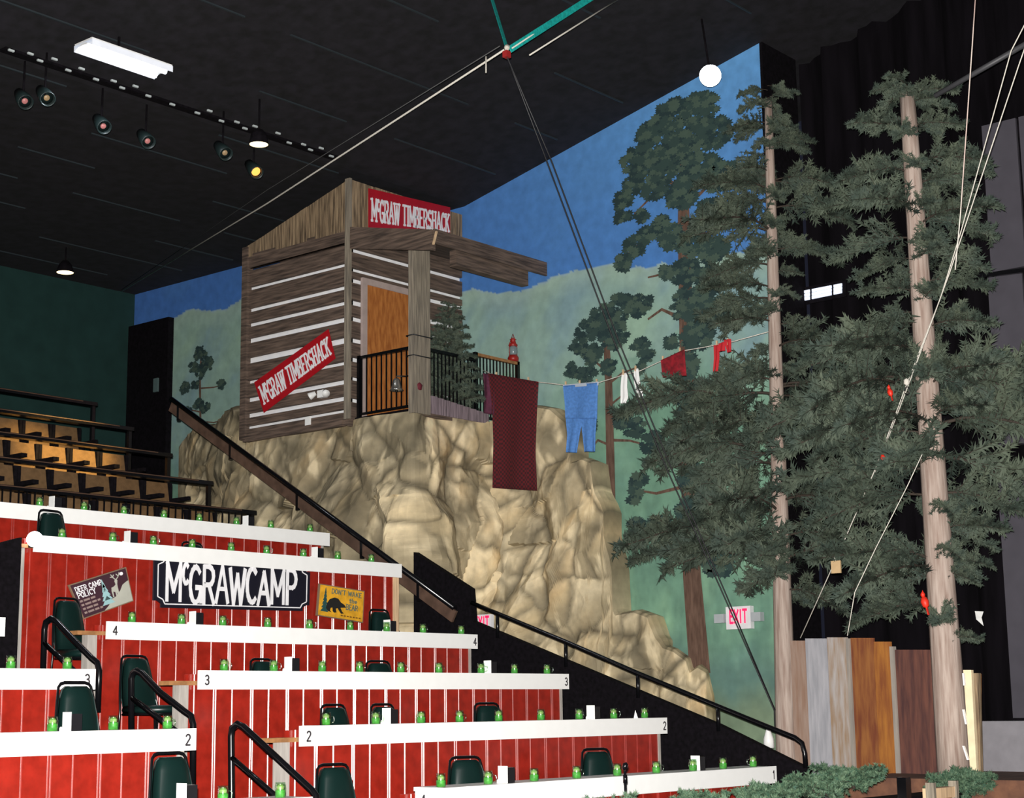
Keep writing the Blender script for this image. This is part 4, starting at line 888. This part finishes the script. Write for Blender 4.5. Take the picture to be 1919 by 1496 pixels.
# ================================================================== RIGHT SIDE: FENCE, STAGE, LUMBER
mSt = mat('brown_stage_ground', (.10, .045, .03), .95, noise=.6, scale=7, bump=.5, col2=(.20, .09, .05))
tag(MB().box((15.75, -4, 0), (18.75, 8.9, .6)).build('stage_mound', mSt), 'brown earth coloured stage mound at the bottom right corner', 'stage')
a = on(1840, 1352, 'x', 17.7); b_ = on(1840, 1404, 'x', 17.7)
tag(MB().box((17.7, 3, .6), (18.1, a[1]+.12, a[2])).build('stage_ledge', mat('pale_grey_ledge', (.24, .23, .25), .8, noise=.08)), 'pale grey ledge below the tall grey wall panel', 'ledge')
fA = Vector(on(1483, 1199, 'x', 17.2)); fB = Vector(on(1767, 1222, 'x', 16.75))
fz_ = MB(); fn = thing('board_fence', 'rustic fence of wide grey and rusty upright boards between the two log poles', 'fence', (fA.x, fA.y, 0))
fc = [(1484, 1512, 1201, 'pinkish brown board', (.33, .20, .14), (.42, .30, .24)), (1512, 1553, 1197, 'silver grey board', (.36, .36, .39), (.50, .49, .52)), (1553, 1590, 1195, 'grey board streaked with rust', (.36, .24, .15), (.50, .46, .44)),
      (1590, 1597, 1197, 'thin grey batten', (.3, .27, .24), (.4, .35, .3)), (1597, 1640, 1196, 'rusty orange board', (.19, .05, .02), (.34, .13, .035)), (1640, 1672, 1203, 'bright rust orange board', (.24, .07, .02), (.44, .17, .03)),
      (1672, 1680, 1212, 'thin grey batten', (.30, .24, .18), (.4, .32, .25)), (1680, 1768, 1218, 'dark rust brown board', (.075, .03, .028), (.17, .065, .045))]
dxy = (fB-fA); dxy.z = 0
for px0, px1, py, lb, c1x, c2x in fc:
    A = hit(px0, py, fA[:2], fB[:2]); B = hit(px1-1, py, fA[:2], fB[:2]); n_ = Vector((-dxy.y, dxy.x, 0)).normalized()*(.03 if 'batten' not in lb else .05)
    if n_.x > 0: n_ = -n_
    mb = MB().prism([(A[0], A[1], 0), (B[0], B[1], 0), (B[0], B[1], B[2]), (A[0], A[1], A[2])], n_)
    o = part(fn, 'batten' if 'batten' in lb else 'board', mb, mat('fence_'+lb.replace(' ', '_'), c1x, .8, scale=4, stretch=(5, 5, .7), bump=.2, col2=c2x)); o['label'] = lb
# lumber stack upright
lm = thing('lumber_bundle', 'upright bundle of pale boards leaning beside the right log pole', 'lumber', on(1833, 1455, 'x', 16.0))
def lboard(xa0, xa1, ya, xb0, xb1, yb, X, th, m_, nm='board'):
    P_ = [on(xa0, ya, 'x', X), on(xa1, ya, 'x', X), on(xb1, yb, 'x', X), on(xb0, yb, 'x', X)]
    return part(lm, nm, MB().prism(P_, (th, 0, 0)), m_)
lboard(1805, 1820, 1256, 1819, 1831, 1458, 15.95, .05, mat('pale_fresh_pine', (.92, .74, .48), .55, noise=.1))
lboard(1820, 1833, 1262, 1831, 1838, 1455, 16.02, .06, mBarnV)
lboard(1828, 1836, 1263, 1836, 1837, 1452, 16.1, .04, mPly)
for ya, yb in ((1262, 1285), (1330, 1358), (1398, 1425)): lboard(1803, 1806, ya, 1803+2+(ya-1262)*.05, 1808+(ya-1262)*.05, yb, 15.9, .03, mWhite, 'white_tag')
# low barrier with evergreen garlands
bar = tag(MB().box((9.2, 7.45, 0), (15.7, 7.75, .5)).build('arena_barrier', mBlack), 'low black barrier below the lowest counter, topped by evergreen garland', 'barrier')
def shrub(lb, x, y, z, R, n_, seed):
    rd = random.Random(seed); t = thing('evergreen_shrub', lb, 'shrub', (x, y, z), 'green garlands and shrubs along the bottom')
    part(t, 'stem', MB().tube([(x, y, z), (x, y, z+.1)], .015, 5), mTwig)
    for i in range(n_):
        p = (x+rd.uniform(-R, R)*.8, y+rd.uniform(-.08, .08), z+rd.uniform(.0, .10))
        o = put_bough(t, BG[i % 3], p, rd.uniform(0, 6.28), rd.uniform(.0, .9), rd.uniform(.16, .26))
    return t
BG = [bough_mesh(50+s_, 1., 16, 26, .16, .03, mfol=mFol2) for s_ in range(3)]
for i, (px, R, n_, z, lb) in enumerate([(1150, .22, 16, .50, 'low evergreen garland below the slim microphone at the bottom'), (1320, .35, 30, .5, 'evergreen garland under the right half of the counter marked 1'), (1440, .4, 34, .5, 'evergreen garland under the right end of the counter marked 1'),
        (1540, .35, 40, .56, 'evergreen garland below the left boards of the fence'), (1600, .3, 30, .60, 'evergreen garland below the rusty boards of the fence'), (1725, .38, 40, .6, 'thick evergreen shrub below the dark fence board'), (1800, .3, 34, .6, 'evergreen shrub at the foot of the right log pole')]):
    y = 7.6 if i < 5 else 7.4; p = on(px, 1480, 'y', y)
    if i >= 5: z = .6; p[0] = max(p[0], 15.4)
    shrub(lb, float(p[0]), y, z if i < 5 else (.6 if p[0] > 15.8 else .5), R, n_, 70+i)
# black post, crate at bottom right, microphone
p = on(1693, 1457, 'y', 7.3); tag(MB().box((-.045, -.045, 0), (.045, .045, float(p[2]))).build('bollard_post', mMetalB, loc=(float(p[0]), 7.3, 0)), 'short black post at the bottom among the evergreen shrubs', 'post')
p = on(1750, 1476, 'y', 7.0); cr_ = thing('wooden_crate', 'pale wooden crate front with posts at the bottom right', 'crate', (float(p[0]), 7.0, 0))
cz = float(p[2]); cx_ = float(p[0])
part(cr_, 'top_board', MB().box((cx_-.22, 6.9, cz-.09), (cx_+.22, 7.0, cz)), mLtWood)
for s_ in (-1, 1): part(cr_, 'post', MB().box((cx_+s_*.22-.02, 6.88, 0), (cx_+s_*.22+.02, 6.96, cz+.05)), mPost)
part(cr_, 'front_board', MB().box((cx_-.2, 6.93, 0), (cx_+.2, 6.96, cz-.09)), mPly)
p = on(1171, 1437, 'y', 7.6); mx_, mz = float(p[0]), float(p[2]); mc = thing('microphone_stand', 'slim black microphone on a stand at the bottom centre', 'microphone', (mx_, 7.6, .5))
part(mc, 'stand', MB().tube([(mx_, 7.6, .5), (mx_, 7.6, mz-.03)], .010, 8), mMetalB)
part(mc, 'base', MB().lathe([(0, .5), (.06, .5), (.06, .51), (0, .515)], (mx_, 7.6, 0), 14), mMetalB)
part(mc, 'microphone_head', MB().lathe([(0, -.03), (.016, -.02), (.02, .0), (.02, .02), (0, .035)], (mx_, 7.6, mz), 12, (.3, -.3, 1)), mMetalB)
part(mc, 'clip', MB().tube([(mx_, 7.6, mz-.12), (mx_, 7.6, mz-.06)], .016, 8), mMetalB)
# EXIT signs
mEx = mat('white_exit_housing', (.85, .83, .85), .5); mExR = mat('red_lit_exit_letters', (.9, .02, .12), .5, emis=(1, .02, .12), es=.7)
def exit_sign(lb, px, py, w_, h_, heads=True):
    p = Vector(on(px, py, 'x', XW-.08)); t = thing('exit_sign', lb, 'exit sign', p, 'lit exit signs')
    part(t, 'housing', MB().box(p+Vector((-.02, -w_/2, -h_/2)), p+Vector((.06, w_/2, h_/2))), mEx)
    q, W_ = text2d('EXIT', thick=.2, gap=.12); mb = MB()
    for iq, quad in enumerate(q): mb.prism([p+Vector((-.021-.0004*(iq % 7), (.36-.72*a[0]/W_)*w_, (-.22+a[1]*.56)*h_)) for a in quad], (-.004, 0, 0))
    part(t, 'lettering', mb, mExR)
    if heads:
        for s_ in (-1, 1):
            c = p+Vector((-.0, s_*(w_/2+.09), .0)); part(t, 'emergency_lamp', MB().box(c+Vector((-.05, -.07, -.055)), c+Vector((.04, .07, .055))), mat('grey_white_lamp', (.45, .48, .5), .3))
            part(t, 'lamp_arm', MB().tube([p+Vector((.03, s_*w_/2, 0)), c], .015, 6), mEx)
    return t
exit_sign('white sign with red EXIT letters and two lamps on the mural by the painted trunk', 1385, 1158, .36, .28)
# second one stands in front of the rock, mostly behind the side wall
p = Vector(on(905, 1170, 'x', 16.2)); t = thing('exit_sign', 'small red lettered EXIT sign by the rocks, half hidden behind the side wall', 'exit sign', p, 'lit exit signs')
part(t, 'housing', MB().box(p+Vector((-.02, -.16, -.12)), p+Vector((.03, .16, .12))), mEx)
q, W_ = text2d('EXIT', thick=.2, gap=.12); mb = MB()
for quad in q: mb.prism([p+Vector((-.021, .12-.24*a[0]/W_, -.06+a[1]*.15)) for a in quad], (-.004, 0, 0))
part(t, 'lettering', mb, mExR); part(t, 'mounting_post', MB().tube([(p.x+.05, p.y, 0), (p.x+.05, p.y, p.z+.1)], .02, 8), mMetalB)
# ================================================================== CLOTHESLINE
CL0, CL1 = (16.95, 14.75), (17.0, 11.0)
def cl(px, py): return Vector(hit(px, py, CL0, CL1))
line = [(905, 694), (925, 703), (1008, 716), (1060, 722), (1123, 717), (1168, 703), (1200, 695), (1243, 675), (1278, 658), (1325, 650), (1375, 640), (1440, 622)]
t = thing('clothesline', 'thin clothesline from the porch railing to the pine at the mural edge', 'rope', cl(905, 694))
part(t, 'line', MB().tube([cl(*q) for q in line], .006, 5), mRopeW)
lx = [a for a, b_ in line]; ly = [b_ for a, b_ in line]
def lpt(px): return cl(px, float(np.interp(px, lx, ly)))
nv = Vector((-(CL1[1]-CL0[1]), CL1[0]-CL0[0], 0)).normalized(); nv = nv if nv.x < 0 else -nv
def cloth(mb, L, R_, wav=.025, seed=1):
    """L, R_: left and right outline in pixels top to bottom, filled as a wavy two sided sheet"""
    nx_, nz_ = 22, 18; o = len(mb.v)
    lpx = np.array(L, float); rpx = np.array(R_, float)
    for side in (0, 1):
        for i in range(nz_):
            v = i/(nz_-1); a = [np.interp(v, np.linspace(0, 1, len(lpx)), lpx[:, c]) for c in (0, 1)]; b2_ = [np.interp(v, np.linspace(0, 1, len(rpx)), rpx[:, c]) for c in (0, 1)]
            for j in range(nx_):
                u_ = j/(nx_-1); p = cl(a[0]+(b2_[0]-a[0])*u_, a[1]+(b2_[1]-a[1])*u_)
                mb.v.append(tuple(p+nv*(wav*math.sin(u_*9+seed+v*1.5)*(.3+.7*v)+(side*.02)+.012)))
    for side in (0, 1):
        for i in range(nz_-1):
            for j in range(nx_-1):
                a = o+side*nx_*nz_+i*nx_+j; mb.face((a, a+1, a+nx_+1, a+nx_), True)
    for i in range(nz_-1):
        for j in (0, nx_-1): a = o+i*nx_+j; mb.face((a, a+nx_, a+nx_+nx_*nz_, a+nx_*nz_), True)
    for j in range(nx_-1):
        for i in (0, nz_-1): a = o+i*nx_+j; mb.face((a, a+1, a+1+nx_*nz_, a+nx_*nz_), True)
    return mb
def pins(t, xs):
    for px in xs:
        p = lpt(px); part(t, 'clothespin', MB().box(p+nv*.02+Vector((-.01, -.008, -.035)), p+nv*.02+Vector((.01, .008, .045))), mLtWood)
mPl = bpy.data.materials.new('dark_red_buffalo_check'); mPl.use_nodes = True; nt = mPl.node_tree; b = nt.nodes['Principled BSDF']; b.inputs['Roughness'].default_value = .9
tc = nt.nodes.new('ShaderNodeTexCoord'); ck = nt.nodes.new('ShaderNodeTexChecker'); ck.inputs['Scale'].default_value = 34; ck.inputs[1].default_value = (.11, .004, .008, 1); ck.inputs[2].default_value = (.035, .004, .006, 1)
nt.links.new(tc.outputs['Object'], ck.inputs[0]); nt.links.new(ck.outputs[0], b.inputs['Base Color'])
t = thing('checked_blanket', 'long dark red checked blanket hanging on the clothesline nearest the porch', 'blanket', lpt(965))
part(t, 'cloth', cloth(MB(), [(918, 700), (926, 760), (929, 830), (927, 915)], [(1010, 716), (1006, 780), (1003, 850), (1006, 920)]), mPl); pins(t, (932, 992))
t = thing('blue_jeans', 'light blue jeans hanging from the clothesline', 'trousers', lpt(1092)); mJ = mat('light_blue_denim', (.08, .22, .55), .85, noise=.15, scale=30)
mb = cloth(MB(), [(1058, 724), (1062, 760), (1063, 785)], [(1122, 718), (1120, 750), (1119, 786)], .012)
cloth(mb, [(1063, 784), (1066, 815), (1063, 848)], [(1093, 784), (1087, 815), (1082, 849)], .01, 2); cloth(mb, [(1090, 784), (1094, 815), (1097, 847)], [(1119, 784), (1117, 815), (1117, 847)], .01, 3)
part(t, 'denim', mb, mJ); part(t, 'waistband', cloth(MB(), [(1058, 722), (1058, 728)], [(1123, 716), (1122, 723)], .005), mat('pale_waistband', (.45, .5, .58), .8)); pins(t, (1062, 1088, 1120))
for (l, r_, lb, sd) in [([(1168, 701), (1166, 725), (1166, 745), (1166, 757)], [(1177, 699), (1176, 725), (1178, 745), (1173, 757)], 'left one of two white socks hanging on the clothesline', 1), ([(1191, 694), (1191, 718), (1196, 738), (1201, 750)], [(1197, 691), (1200, 715), (1206, 735), (1205, 752)], 'right one of two white socks hanging on the clothesline', 2)]:
    t = thing('white_sock', lb, 'sock', cl(*l[0]), 'white socks on the clothesline'); part(t, 'knit', cloth(MB(), l, r_, .006, sd), mWhite)
    part(t, 'clothespin', MB().box(cl(*l[0])+nv*.03+Vector((-.01, -.03, -.02)), cl(*l[0])+nv*.03+Vector((.01, -.012, .05))), mLtWood)
mR2 = mat('red_plaid_flannel', (.22, .005, .012), .85, noise=.5, scale=16)
t = thing('red_shorts', 'dark red plaid shorts hanging on the clothesline among the pine boughs', 'shorts', lpt(1265)); part(t, 'cloth', cloth(MB(), [(1241, 676), (1243, 693), (1245, 708)], [(1284, 656), (1285, 680), (1287, 705)], .01), mR2); pins(t, (1244, 1276))
t = thing('red_long_underwear', 'bright red garment hanging on the clothesline at its right end', 'garment', lpt(1360)); mR3 = mat('bright_red_knit', (.5, .012, .02), .8)
mb = cloth(MB(), [(1340, 648), (1341, 672), (1339, 697)], [(1349, 647), (1349, 672), (1346, 697)], .006); cloth(mb, [(1349, 645), (1349, 652), (1349, 660)], [(1360, 641), (1360, 650), (1360, 658)], .006); cloth(mb, [(1359, 638), (1363, 650), (1366, 662)], [(1371, 636), (1371, 650), (1371, 660)], .006)
part(t, 'knit', mb, mR3); pins(t, (1345, 1366))
# purple red cloth draped by the railing
t = tag(cloth(MB(), [(908, 700), (910, 740), (908, 775)], [(926, 703), (930, 740), (930, 778)], .02, 4).build('draped_cloth', mat('purple_plum_fabric', (.09, .015, .04), .85, noise=.3, scale=20)), 'plum coloured cloth hanging beside the checked blanket', 'cloth')
# red birds / ornaments in the trees
def red_bit(lb, px, py, X, s_, name='red_bird', cat='ornament'):
    p = Vector(on(px, py, 'x', X)); t = thing(name, lb, cat, p, 'red ornaments in the pines'); mR = mat('bright_red_feather', (.75, .03, .012), .5)
    part(t, 'body', MB().lathe([(0, -.5*s_), (.22*s_, -.35*s_), (.3*s_, 0), (.2*s_, .3*s_), (0, .42*s_)], p, 12, (.1, .3, 1)), mR)
    part(t, 'head', MB().lathe([(0, -.2*s_), (.16*s_, -.1*s_), (.17*s_, .05*s_), (.06*s_, .2*s_), (0, .34*s_)], p+Vector((0, .12*s_, .5*s_)), 10), mR)
    part(t, 'tail', MB().bar(p+Vector((0, -.1*s_, -.3*s_)), p+Vector((0, -.25*s_, -.95*s_)), .2*s_, .06*s_), mR)
red_bit('small red bird perched among the boughs near the white rope', 1655, 858, 15.2, .09)
red_bit('larger red bird on a bough beside the right log pole', 1733, 1128, 15.5, .14)
red_bit('red bird half hidden in the upper boughs left of the rope knot', 1668, 735, 15.4, .1)
# wooden tag hanging on the rope
p = Vector(on(1567, 1063, 'x', 15.6)); t = thing('wooden_tag', 'small tan square tag hanging on the rope right of the mural', 'tag', p)
part(t, 'board', MB().box(p+Vector((-.01, -.055, -.065)), p+Vector((.01, .055, .065))), mat('tan_card', (.55, .38, .2), .7)); part(t, 'string', MB().tube([p+Vector((0, 0, .06)), p+Vector((0, .04, .16))], .004, 4), mRopeW)
# plain white bag at the cable foot; white scrap
p = Vector(on(1441, 1402, 'x', 16.9)); t = tag(MB().lathe([(0, 0), (.065, 0), (.06, .1), (.02, .22), (.015, .26), (0, .26)], (0, 0, 0), 10).build('white_bag', mWhite, loc=p+Vector((0, 0, 0))), 'small white cloth bag at the foot of the dark cables', 'bag')
tag(MB().tube([(p.x, p.y, 0), (p.x, p.y, p.z+.0)], .03, 8).build('anchor_post', mMetalB), 'short dark anchor post under the white bag', 'post')
p = Vector(on(1835, 1158, 'x', 18.93)); tag(MB().add([(0, .05, .08), (0, -.06, .07), (0, -.03, .0), (0, -.05, -.1), (-.04, .02, -.02)], [(0, 1, 2), (0, 2, 4), (2, 3, 4), (0, 4, 3)]).build('paper_scrap', mWhite, loc=p), 'torn white paper scrap on the black drape right of the log pole', 'paper')
# ================================================================== CABLES AND ROPES
def rope(name, lb, pts, r, m_, cat='rope', grp=None, n=6):
    P_ = [Vector(p) for p in pts]; t = MB().tube([p-P_[0] for p in P_], r, n).build(name, m_, loc=P_[0]); return tag(t, lb, cat, grp)
K = Vector(on(950, 90, 'z', 8.3))
a = Vector(on(228, 546, 'y', YBACK-.3)); a.z = min(a.z, ZC-.03)
rope('main_rope', 'long pale rope running from the back corner up to the red clamp', [a, a.lerp(K, .5)-Vector((0, 0, .06)), K], .011, mRopeW)
rope('thin_rope', 'faint thin dark cord running just above the long pale rope', [a+Vector((0, 0, .03)), a.lerp(K, .5)+Vector((0, -.0, .14)), K+Vector((0, .1, .05))], .005, mat('dim_cord', (.09, .09, .09), .8))
def onceil(px, py):
    lo, hi = 8.0, 12.0
    for _ in range(40):
        m_ = (lo+hi)/2; q = on(px, py, 'z', m_)
        if q[2] < ceilz(q[1])-.08: lo = m_
        else: hi = m_
    return Vector(on(px, py, 'z', lo))
cl1 = onceil(915, -25); cl2 = onceil(1140, -25); cl3 = onceil(1180, -15)
def strap(lb, A, B, w_):
    return tag(MB().bar((0, 0, 0), B-A, w_, .008, (0.3, 1, .2)).build('webbing_strap', mTeal, loc=A), lb, 'strap', 'teal webbing straps')
strap('dark teal webbing strap rising straight to the ceiling from the clamp', K, cl1, .055); strap('bright teal webbing strap going up to the right from the clamp', K+Vector((.05, 0, 0)), cl2, .075)
rope('upper_rope', 'thin pale rope rising to the upper right from the clamp', [K+Vector((.2, -.15, -.06)), cl3], .009, mRopeW)
rope('guide_rope', 'thin pale cord along the lower edge of the bright teal strap', [K+Vector((.04, -.04, 0)), onceil(1120, -15)], .008, mRopeW)
t = thing('rope_clamp', 'red clamp and knot joining the ropes and teal straps', 'clamp', K)
part(t, 'clamp_body', MB().box(K+Vector((-.04, -.03, -.11)), K+Vector((.03, .03, -.04))), mClamp); part(t, 'knot', MB().lathe([(0, -.05), (.03, -.03), (.03, .03), (0, .05)], K, 10, (1, 1, 0)), mRopeW)
part(t, 'rope_tail', MB().tube([K+Vector((-.16, .16, -.1)), K+Vector((-.15, .17, -.28))], .008, 5), mRopeW)
for i, off in enumerate((0, 9)):
    A = K+Vector((0, 0, -.1)); B = Vector(on(1451+off*.15, 1331, 'x', 16.9)); M1 = Vector(on(1150+off, 638, 'x', 15.0))
    P_ = [A, Vector(on(1025+off, 303, 'x', 14.0)), M1, Vector(on(1250+off, 880, 'x', 15.8)), Vector(on(1350+off*.6, 1102, 'x', 16.4)), B]
    if i == 0: P_.append(B+Vector((0, 0, -.25)))
    rope('guy_cable', ['left', 'right'][i]+' one of two dark cables slanting down across the mural', P_, .009, mSteel, 'cable', 'dark slanting cables')
wr1 = [(1919+25, 0), (1895, 95), (1800, 437), (1762, 560), (1700, 718), (1640, 880), (1575, 1030), (1500, 1196)]
wr2 = [(1945, 20), (1910, 120), (1810, 420), (1780, 510), (1706, 712), (1640, 885), (1578, 1030), (1503, 1200)]
rope('white_rope', 'long white rope slanting down to the fence, left strand', [on(x_, y_, 'x', 14.6+.0015*y_) for x_, y_ in wr1], .006, mRopeW, 'rope', 'white ropes at the right')
rope('white_rope', 'long white rope slanting down to the fence, right strand crossing the other', [on(x_, y_, 'x', 14.5+.0015*y_) for x_, y_ in wr2[:6]], .006, mRopeW, 'rope', 'white ropes at the right')
rope('white_rope', 'nearly upright white and red rope near the right edge', [on(x_, y_, 'x', 14.4) for x_, y_ in [(1829, -20), (1822, 85), (1813, 215), (1800, 400), (1790, 506)]], .006, mat('white_red_rope', (.55, .12, .10), .7, scale=.6, col2=(.75, .7, .62), detail=0), 'rope', 'white ropes at the right')
rope('white_rope', 'short white cord hanging between boughs left of the right log pole', [on(x_, y_, 'x', 14.8) for x_, y_ in [(1728, 852), (1700, 912), (1640, 1030), (1602, 1110), (1588, 1192)]], .0045, mRopeW, 'rope', 'white ropes at the right')
p = Vector(on(1699, 716, 'x', 15.4)); t = thing('rope_hook', 'small pale hook and knot on the white ropes', 'hook', p); part(t, 'knot', MB().lathe([(0, -.04), (.03, -.02), (.03, .02), (0, .04)], p, 8), mRopeW); part(t, 'hook_ring', MB().tube([p+Vector((0, .03*math.cos(i*.7), -.09+.04*math.sin(i*.7))) for i in range(9)], .006, 5), mSteel)
A = Vector(on(1935, 75, 'x', 16.2)); B = Vector(on(1752, 180, 'x', 16.2)); tag(MB().tube([Vector((0, 0, 0)), B-A], .03, 10).build('grey_pipe', mat('dull_grey_pipe', (.06, .06, .065), .5), loc=A), 'dull grey pipe running behind the top of the right pine', 'pipe')
A = Vector(on(1935, 505, 'x', 18.5)); B = Vector(on(1800, 522, 'x', 18.5)); tag(MB().bar(Vector((0, 0, 0)), B-A, .05, .05).build('black_batten', mMetalB, loc=A), 'black batten crossing between the upper grey wall panels', 'batten')
# ================================================================== LIGHT FIXTURES
pA = Vector(on(150, 98, 'z', ZC-.14)); pB = Vector(on(312, 144, 'z', ZC-.14)); mid = (pA+pB)/2; hx = (pB-pA).length/2
t = thing('fluorescent_fixture', 'lit white two tube fluorescent fixture on the dark ceiling at upper left', 'ceiling light', mid)
part(t, 'housing', MB().box(mid+Vector((-hx, -.16, .07)), mid+Vector((hx, .16, .12))), mWhite)
mTube = mat('lit_fluorescent_tube', (1, 1, 1), .5, emis=(.85, .9, 1), es=4)
for s_ in (-1, 1): part(t, 'tube', MB().tube([mid+Vector((-hx+.04, s_*.09, .04)), mid+Vector((hx-.04, s_*.09, .04))], .028, 10), mTube)
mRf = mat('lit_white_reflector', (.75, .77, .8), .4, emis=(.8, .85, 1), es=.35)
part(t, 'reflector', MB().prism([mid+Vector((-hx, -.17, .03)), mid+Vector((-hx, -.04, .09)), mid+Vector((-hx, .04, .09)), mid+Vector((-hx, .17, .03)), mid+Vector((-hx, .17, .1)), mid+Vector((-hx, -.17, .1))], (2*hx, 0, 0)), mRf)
part(t, 'hanger', MB().box(mid+Vector((-.012, .1, .12)), mid+Vector((.012, .12, ceilz(mid.y)-mid.z))), mBlack)
mWarm = mat('lit_warm_lens', (1, .9, .7), .5, emis=(1, .72, .36), es=3.2)
def dome(lb, px, py, x_, s_):
    p = Vector(on(px, py, 'z', ZC-.42)); t = thing('pendant_lamp', lb, 'pendant lamp', p, 'warm dome lamps under the ceiling')
    part(t, 'shade', MB().lathe([(.03, .2), (.05, .19), (.10, .13), (.125*s_, .0), (.118*s_, .0), (.09, .12), (.03, .17)], p, 20), mBlack)
    part(t, 'lens', MB().lathe([(0, -.004), (.115*s_, .0), (.115*s_, .012), (0, .012)], p, 20), mWarm)
    part(t, 'stem', MB().tube([p+Vector((0, 0, .19)), Vector((p.x, p.y, ceilz(p.y)+.02))], .012, 6), mBlack); return p
d1_ = dome('warm lit dome lamp above the shack roof', 485, 271, 0, 1.0); d2_ = dome('warm lit dome lamp above the theatre seats at the left', 122, 511, 0, 1.15)
# the nearer dome lights the middle rows of the upper seats
lamp('dome_lamp_light', 'SPOT', d1_+Vector((0, 0, -.05)), 5200, (1, .70, .24), .08, rot=Vector((13.0, 18.35, 5.25))-d1_, spot_size=math.radians(22), spot_blend=.9)
# bright round spotlight near the top of the mural
p = Vector(on(1331, 142, 'x', 16.8)); t = thing('round_spotlight', 'dazzling round white spotlight in front of the top of the mural', 'spotlight', p); ax = (Vector(CAM)-p).normalized()
part(t, 'lens', MB().lathe([(0, .02), (.08, .015), (.135, 0), (0, -.01)], p, 24, tuple(ax)), mat('dazzling_lens', (1, 1, 1), .4, emis=(.9, .95, 1), es=12))
part(t, 'housing', MB().lathe([(0, -.25), (.09, -.24), (.12, -.1), (.14, -.01), (.135, 0)], p, 24, tuple(ax)), mBlack)
part(t, 'bracket', MB().tube([p-ax*.12, Vector((p.x, p.y+.1, ceilz(p.y)-.0))], .015, 6), mBlack)
# dark cans of stage lights under the ceiling
mDim = [mat('dim_red_lens', (.3, .1, .1), .4, emis=(.6, .25, .22), es=.35), mat('dim_brown_lens', (.3, .2, .1), .4, emis=(.35, .25, .15), es=.25), mat('glowing_orange_lens', (.8, .3, .05), .4, emis=(1, .4, .08), es=1.6)]
for i, (px, py, dm, lb) in enumerate([(47, 190, 0, 'dim stage light can at the far upper left of the ceiling'), (88, 184, 1, 'dim stage light can, second from the left on the ceiling'), (194, 237, 0, 'dim stage light can below the fluorescent fixture'), (277, 265, 0, 'dim stage light can below the right end of the fluorescent fixture'), (422, 287, 1, 'dim stage light can left of the warm dome lamp'), (480, 322, 2, 'stage light can glowing orange under the warm dome lamp')]):
    p = Vector(on(px, py, 'z', ZC-.5)); t = thing('stage_light', lb, 'stage light', p, 'stage light cans under the ceiling'); ax = Vector((-.2, -.75, -.6)).normalized()
    part(t, 'can', MB().lathe([(0, -.3), (.06, -.28), (.085, -.1), (.09, .04), (.08, .04), (.07, 0)], p, 14, tuple(ax)), mat('dark_teal_can', (.012, .022, .022), .4))
    part(t, 'lens', MB().lathe([(0, .0), (.03, .0), (.035 if dm < 2 else .06, -.01)], p, 14, tuple(ax)), mDim[dm])
    part(t, 'yoke', MB().tube([p-ax*.1, Vector((p.x+.03, p.y+.08, ceilz(p.y)+.01))], .012, 6), mBlack)
t = thing('lighting_track', 'long dark track with rows of tiny white tags across the ceiling', 'track', on(20, 96, 'z', ZC-.12))
A = Vector(on(5, 92, 'z', ZC-.1)); B = Vector(on(628, 296, 'z', ZC-.1)); part(t, 'track_bar', MB().bar(A, B, .12, .03), mBlack)
mTg = mat('tiny_white_tag', (.5, .55, .55), .6)
for px, py in [(21,95),(57,101),(75,114),(102,111),(128,132),(153,129),(180,149),(213,152),(229,165),(254,162),(278,180),(323,196),(370,212),(393,208),(415,227),(444,229),(459,241),(478,237),(521,250),(542,268),(569,271),(582,281),(602,278),(621,293)]:
    p = Vector(on(px, py, 'z', ZC-.13)); part(t, 'tag', MB().box(p+Vector((-.035, -.012, -.01)), p+Vector((.035, .012, .012))), mTg)
# lit slatted panel seen between the pines
p = [hit(x_, y_, (18.8, 10.6), (18.8, 8)) for x_, y_ in ((1489, 548), (1577, 531), (1577, 549), (1489, 567))]
t = thing('slatted_window', 'small lit white slatted opening glimpsed between the two pines', 'window', p[0]); mSl = mat('lit_slats', (.8, .85, .95), .5, emis=(.7, .78, 1), es=.75)
PP = [Vector(q) for q in p]
for f0, f1 in ((0, .32), (.37, .78), (.83, 1)):
    for v0, v1 in ((0, .28), (.34, .62), (.68, 1)):
        g = lambda u_, v_: (PP[0]*(1-u_)+PP[1]*u_)*(1-v_)+(PP[3]*(1-u_)+PP[2]*u_)*v_
        part(t, 'slat', MB().prism([g(f0, v0), g(f1, v0), g(f1, v1), g(f0, v1)], (.02, 0, 0)), mSl)
part(t, 'frame', MB().prism([PP[0]+Vector((.03, .05, .05)), PP[1]+Vector((.03, -.05, .05)), PP[2]+Vector((.03, -.05, -.05)), PP[3]+Vector((.03, .05, -.05))], (.02, 0, 0)), mBlack)
# house light: real lamps of the room
lamp('fluorescent_light', 'AREA', mid+Vector((0, 0, -.02)), 60, (.85, .92, 1), .3, rot=(0, 0, -1))
S.view_settings.use_curve_mapping = False
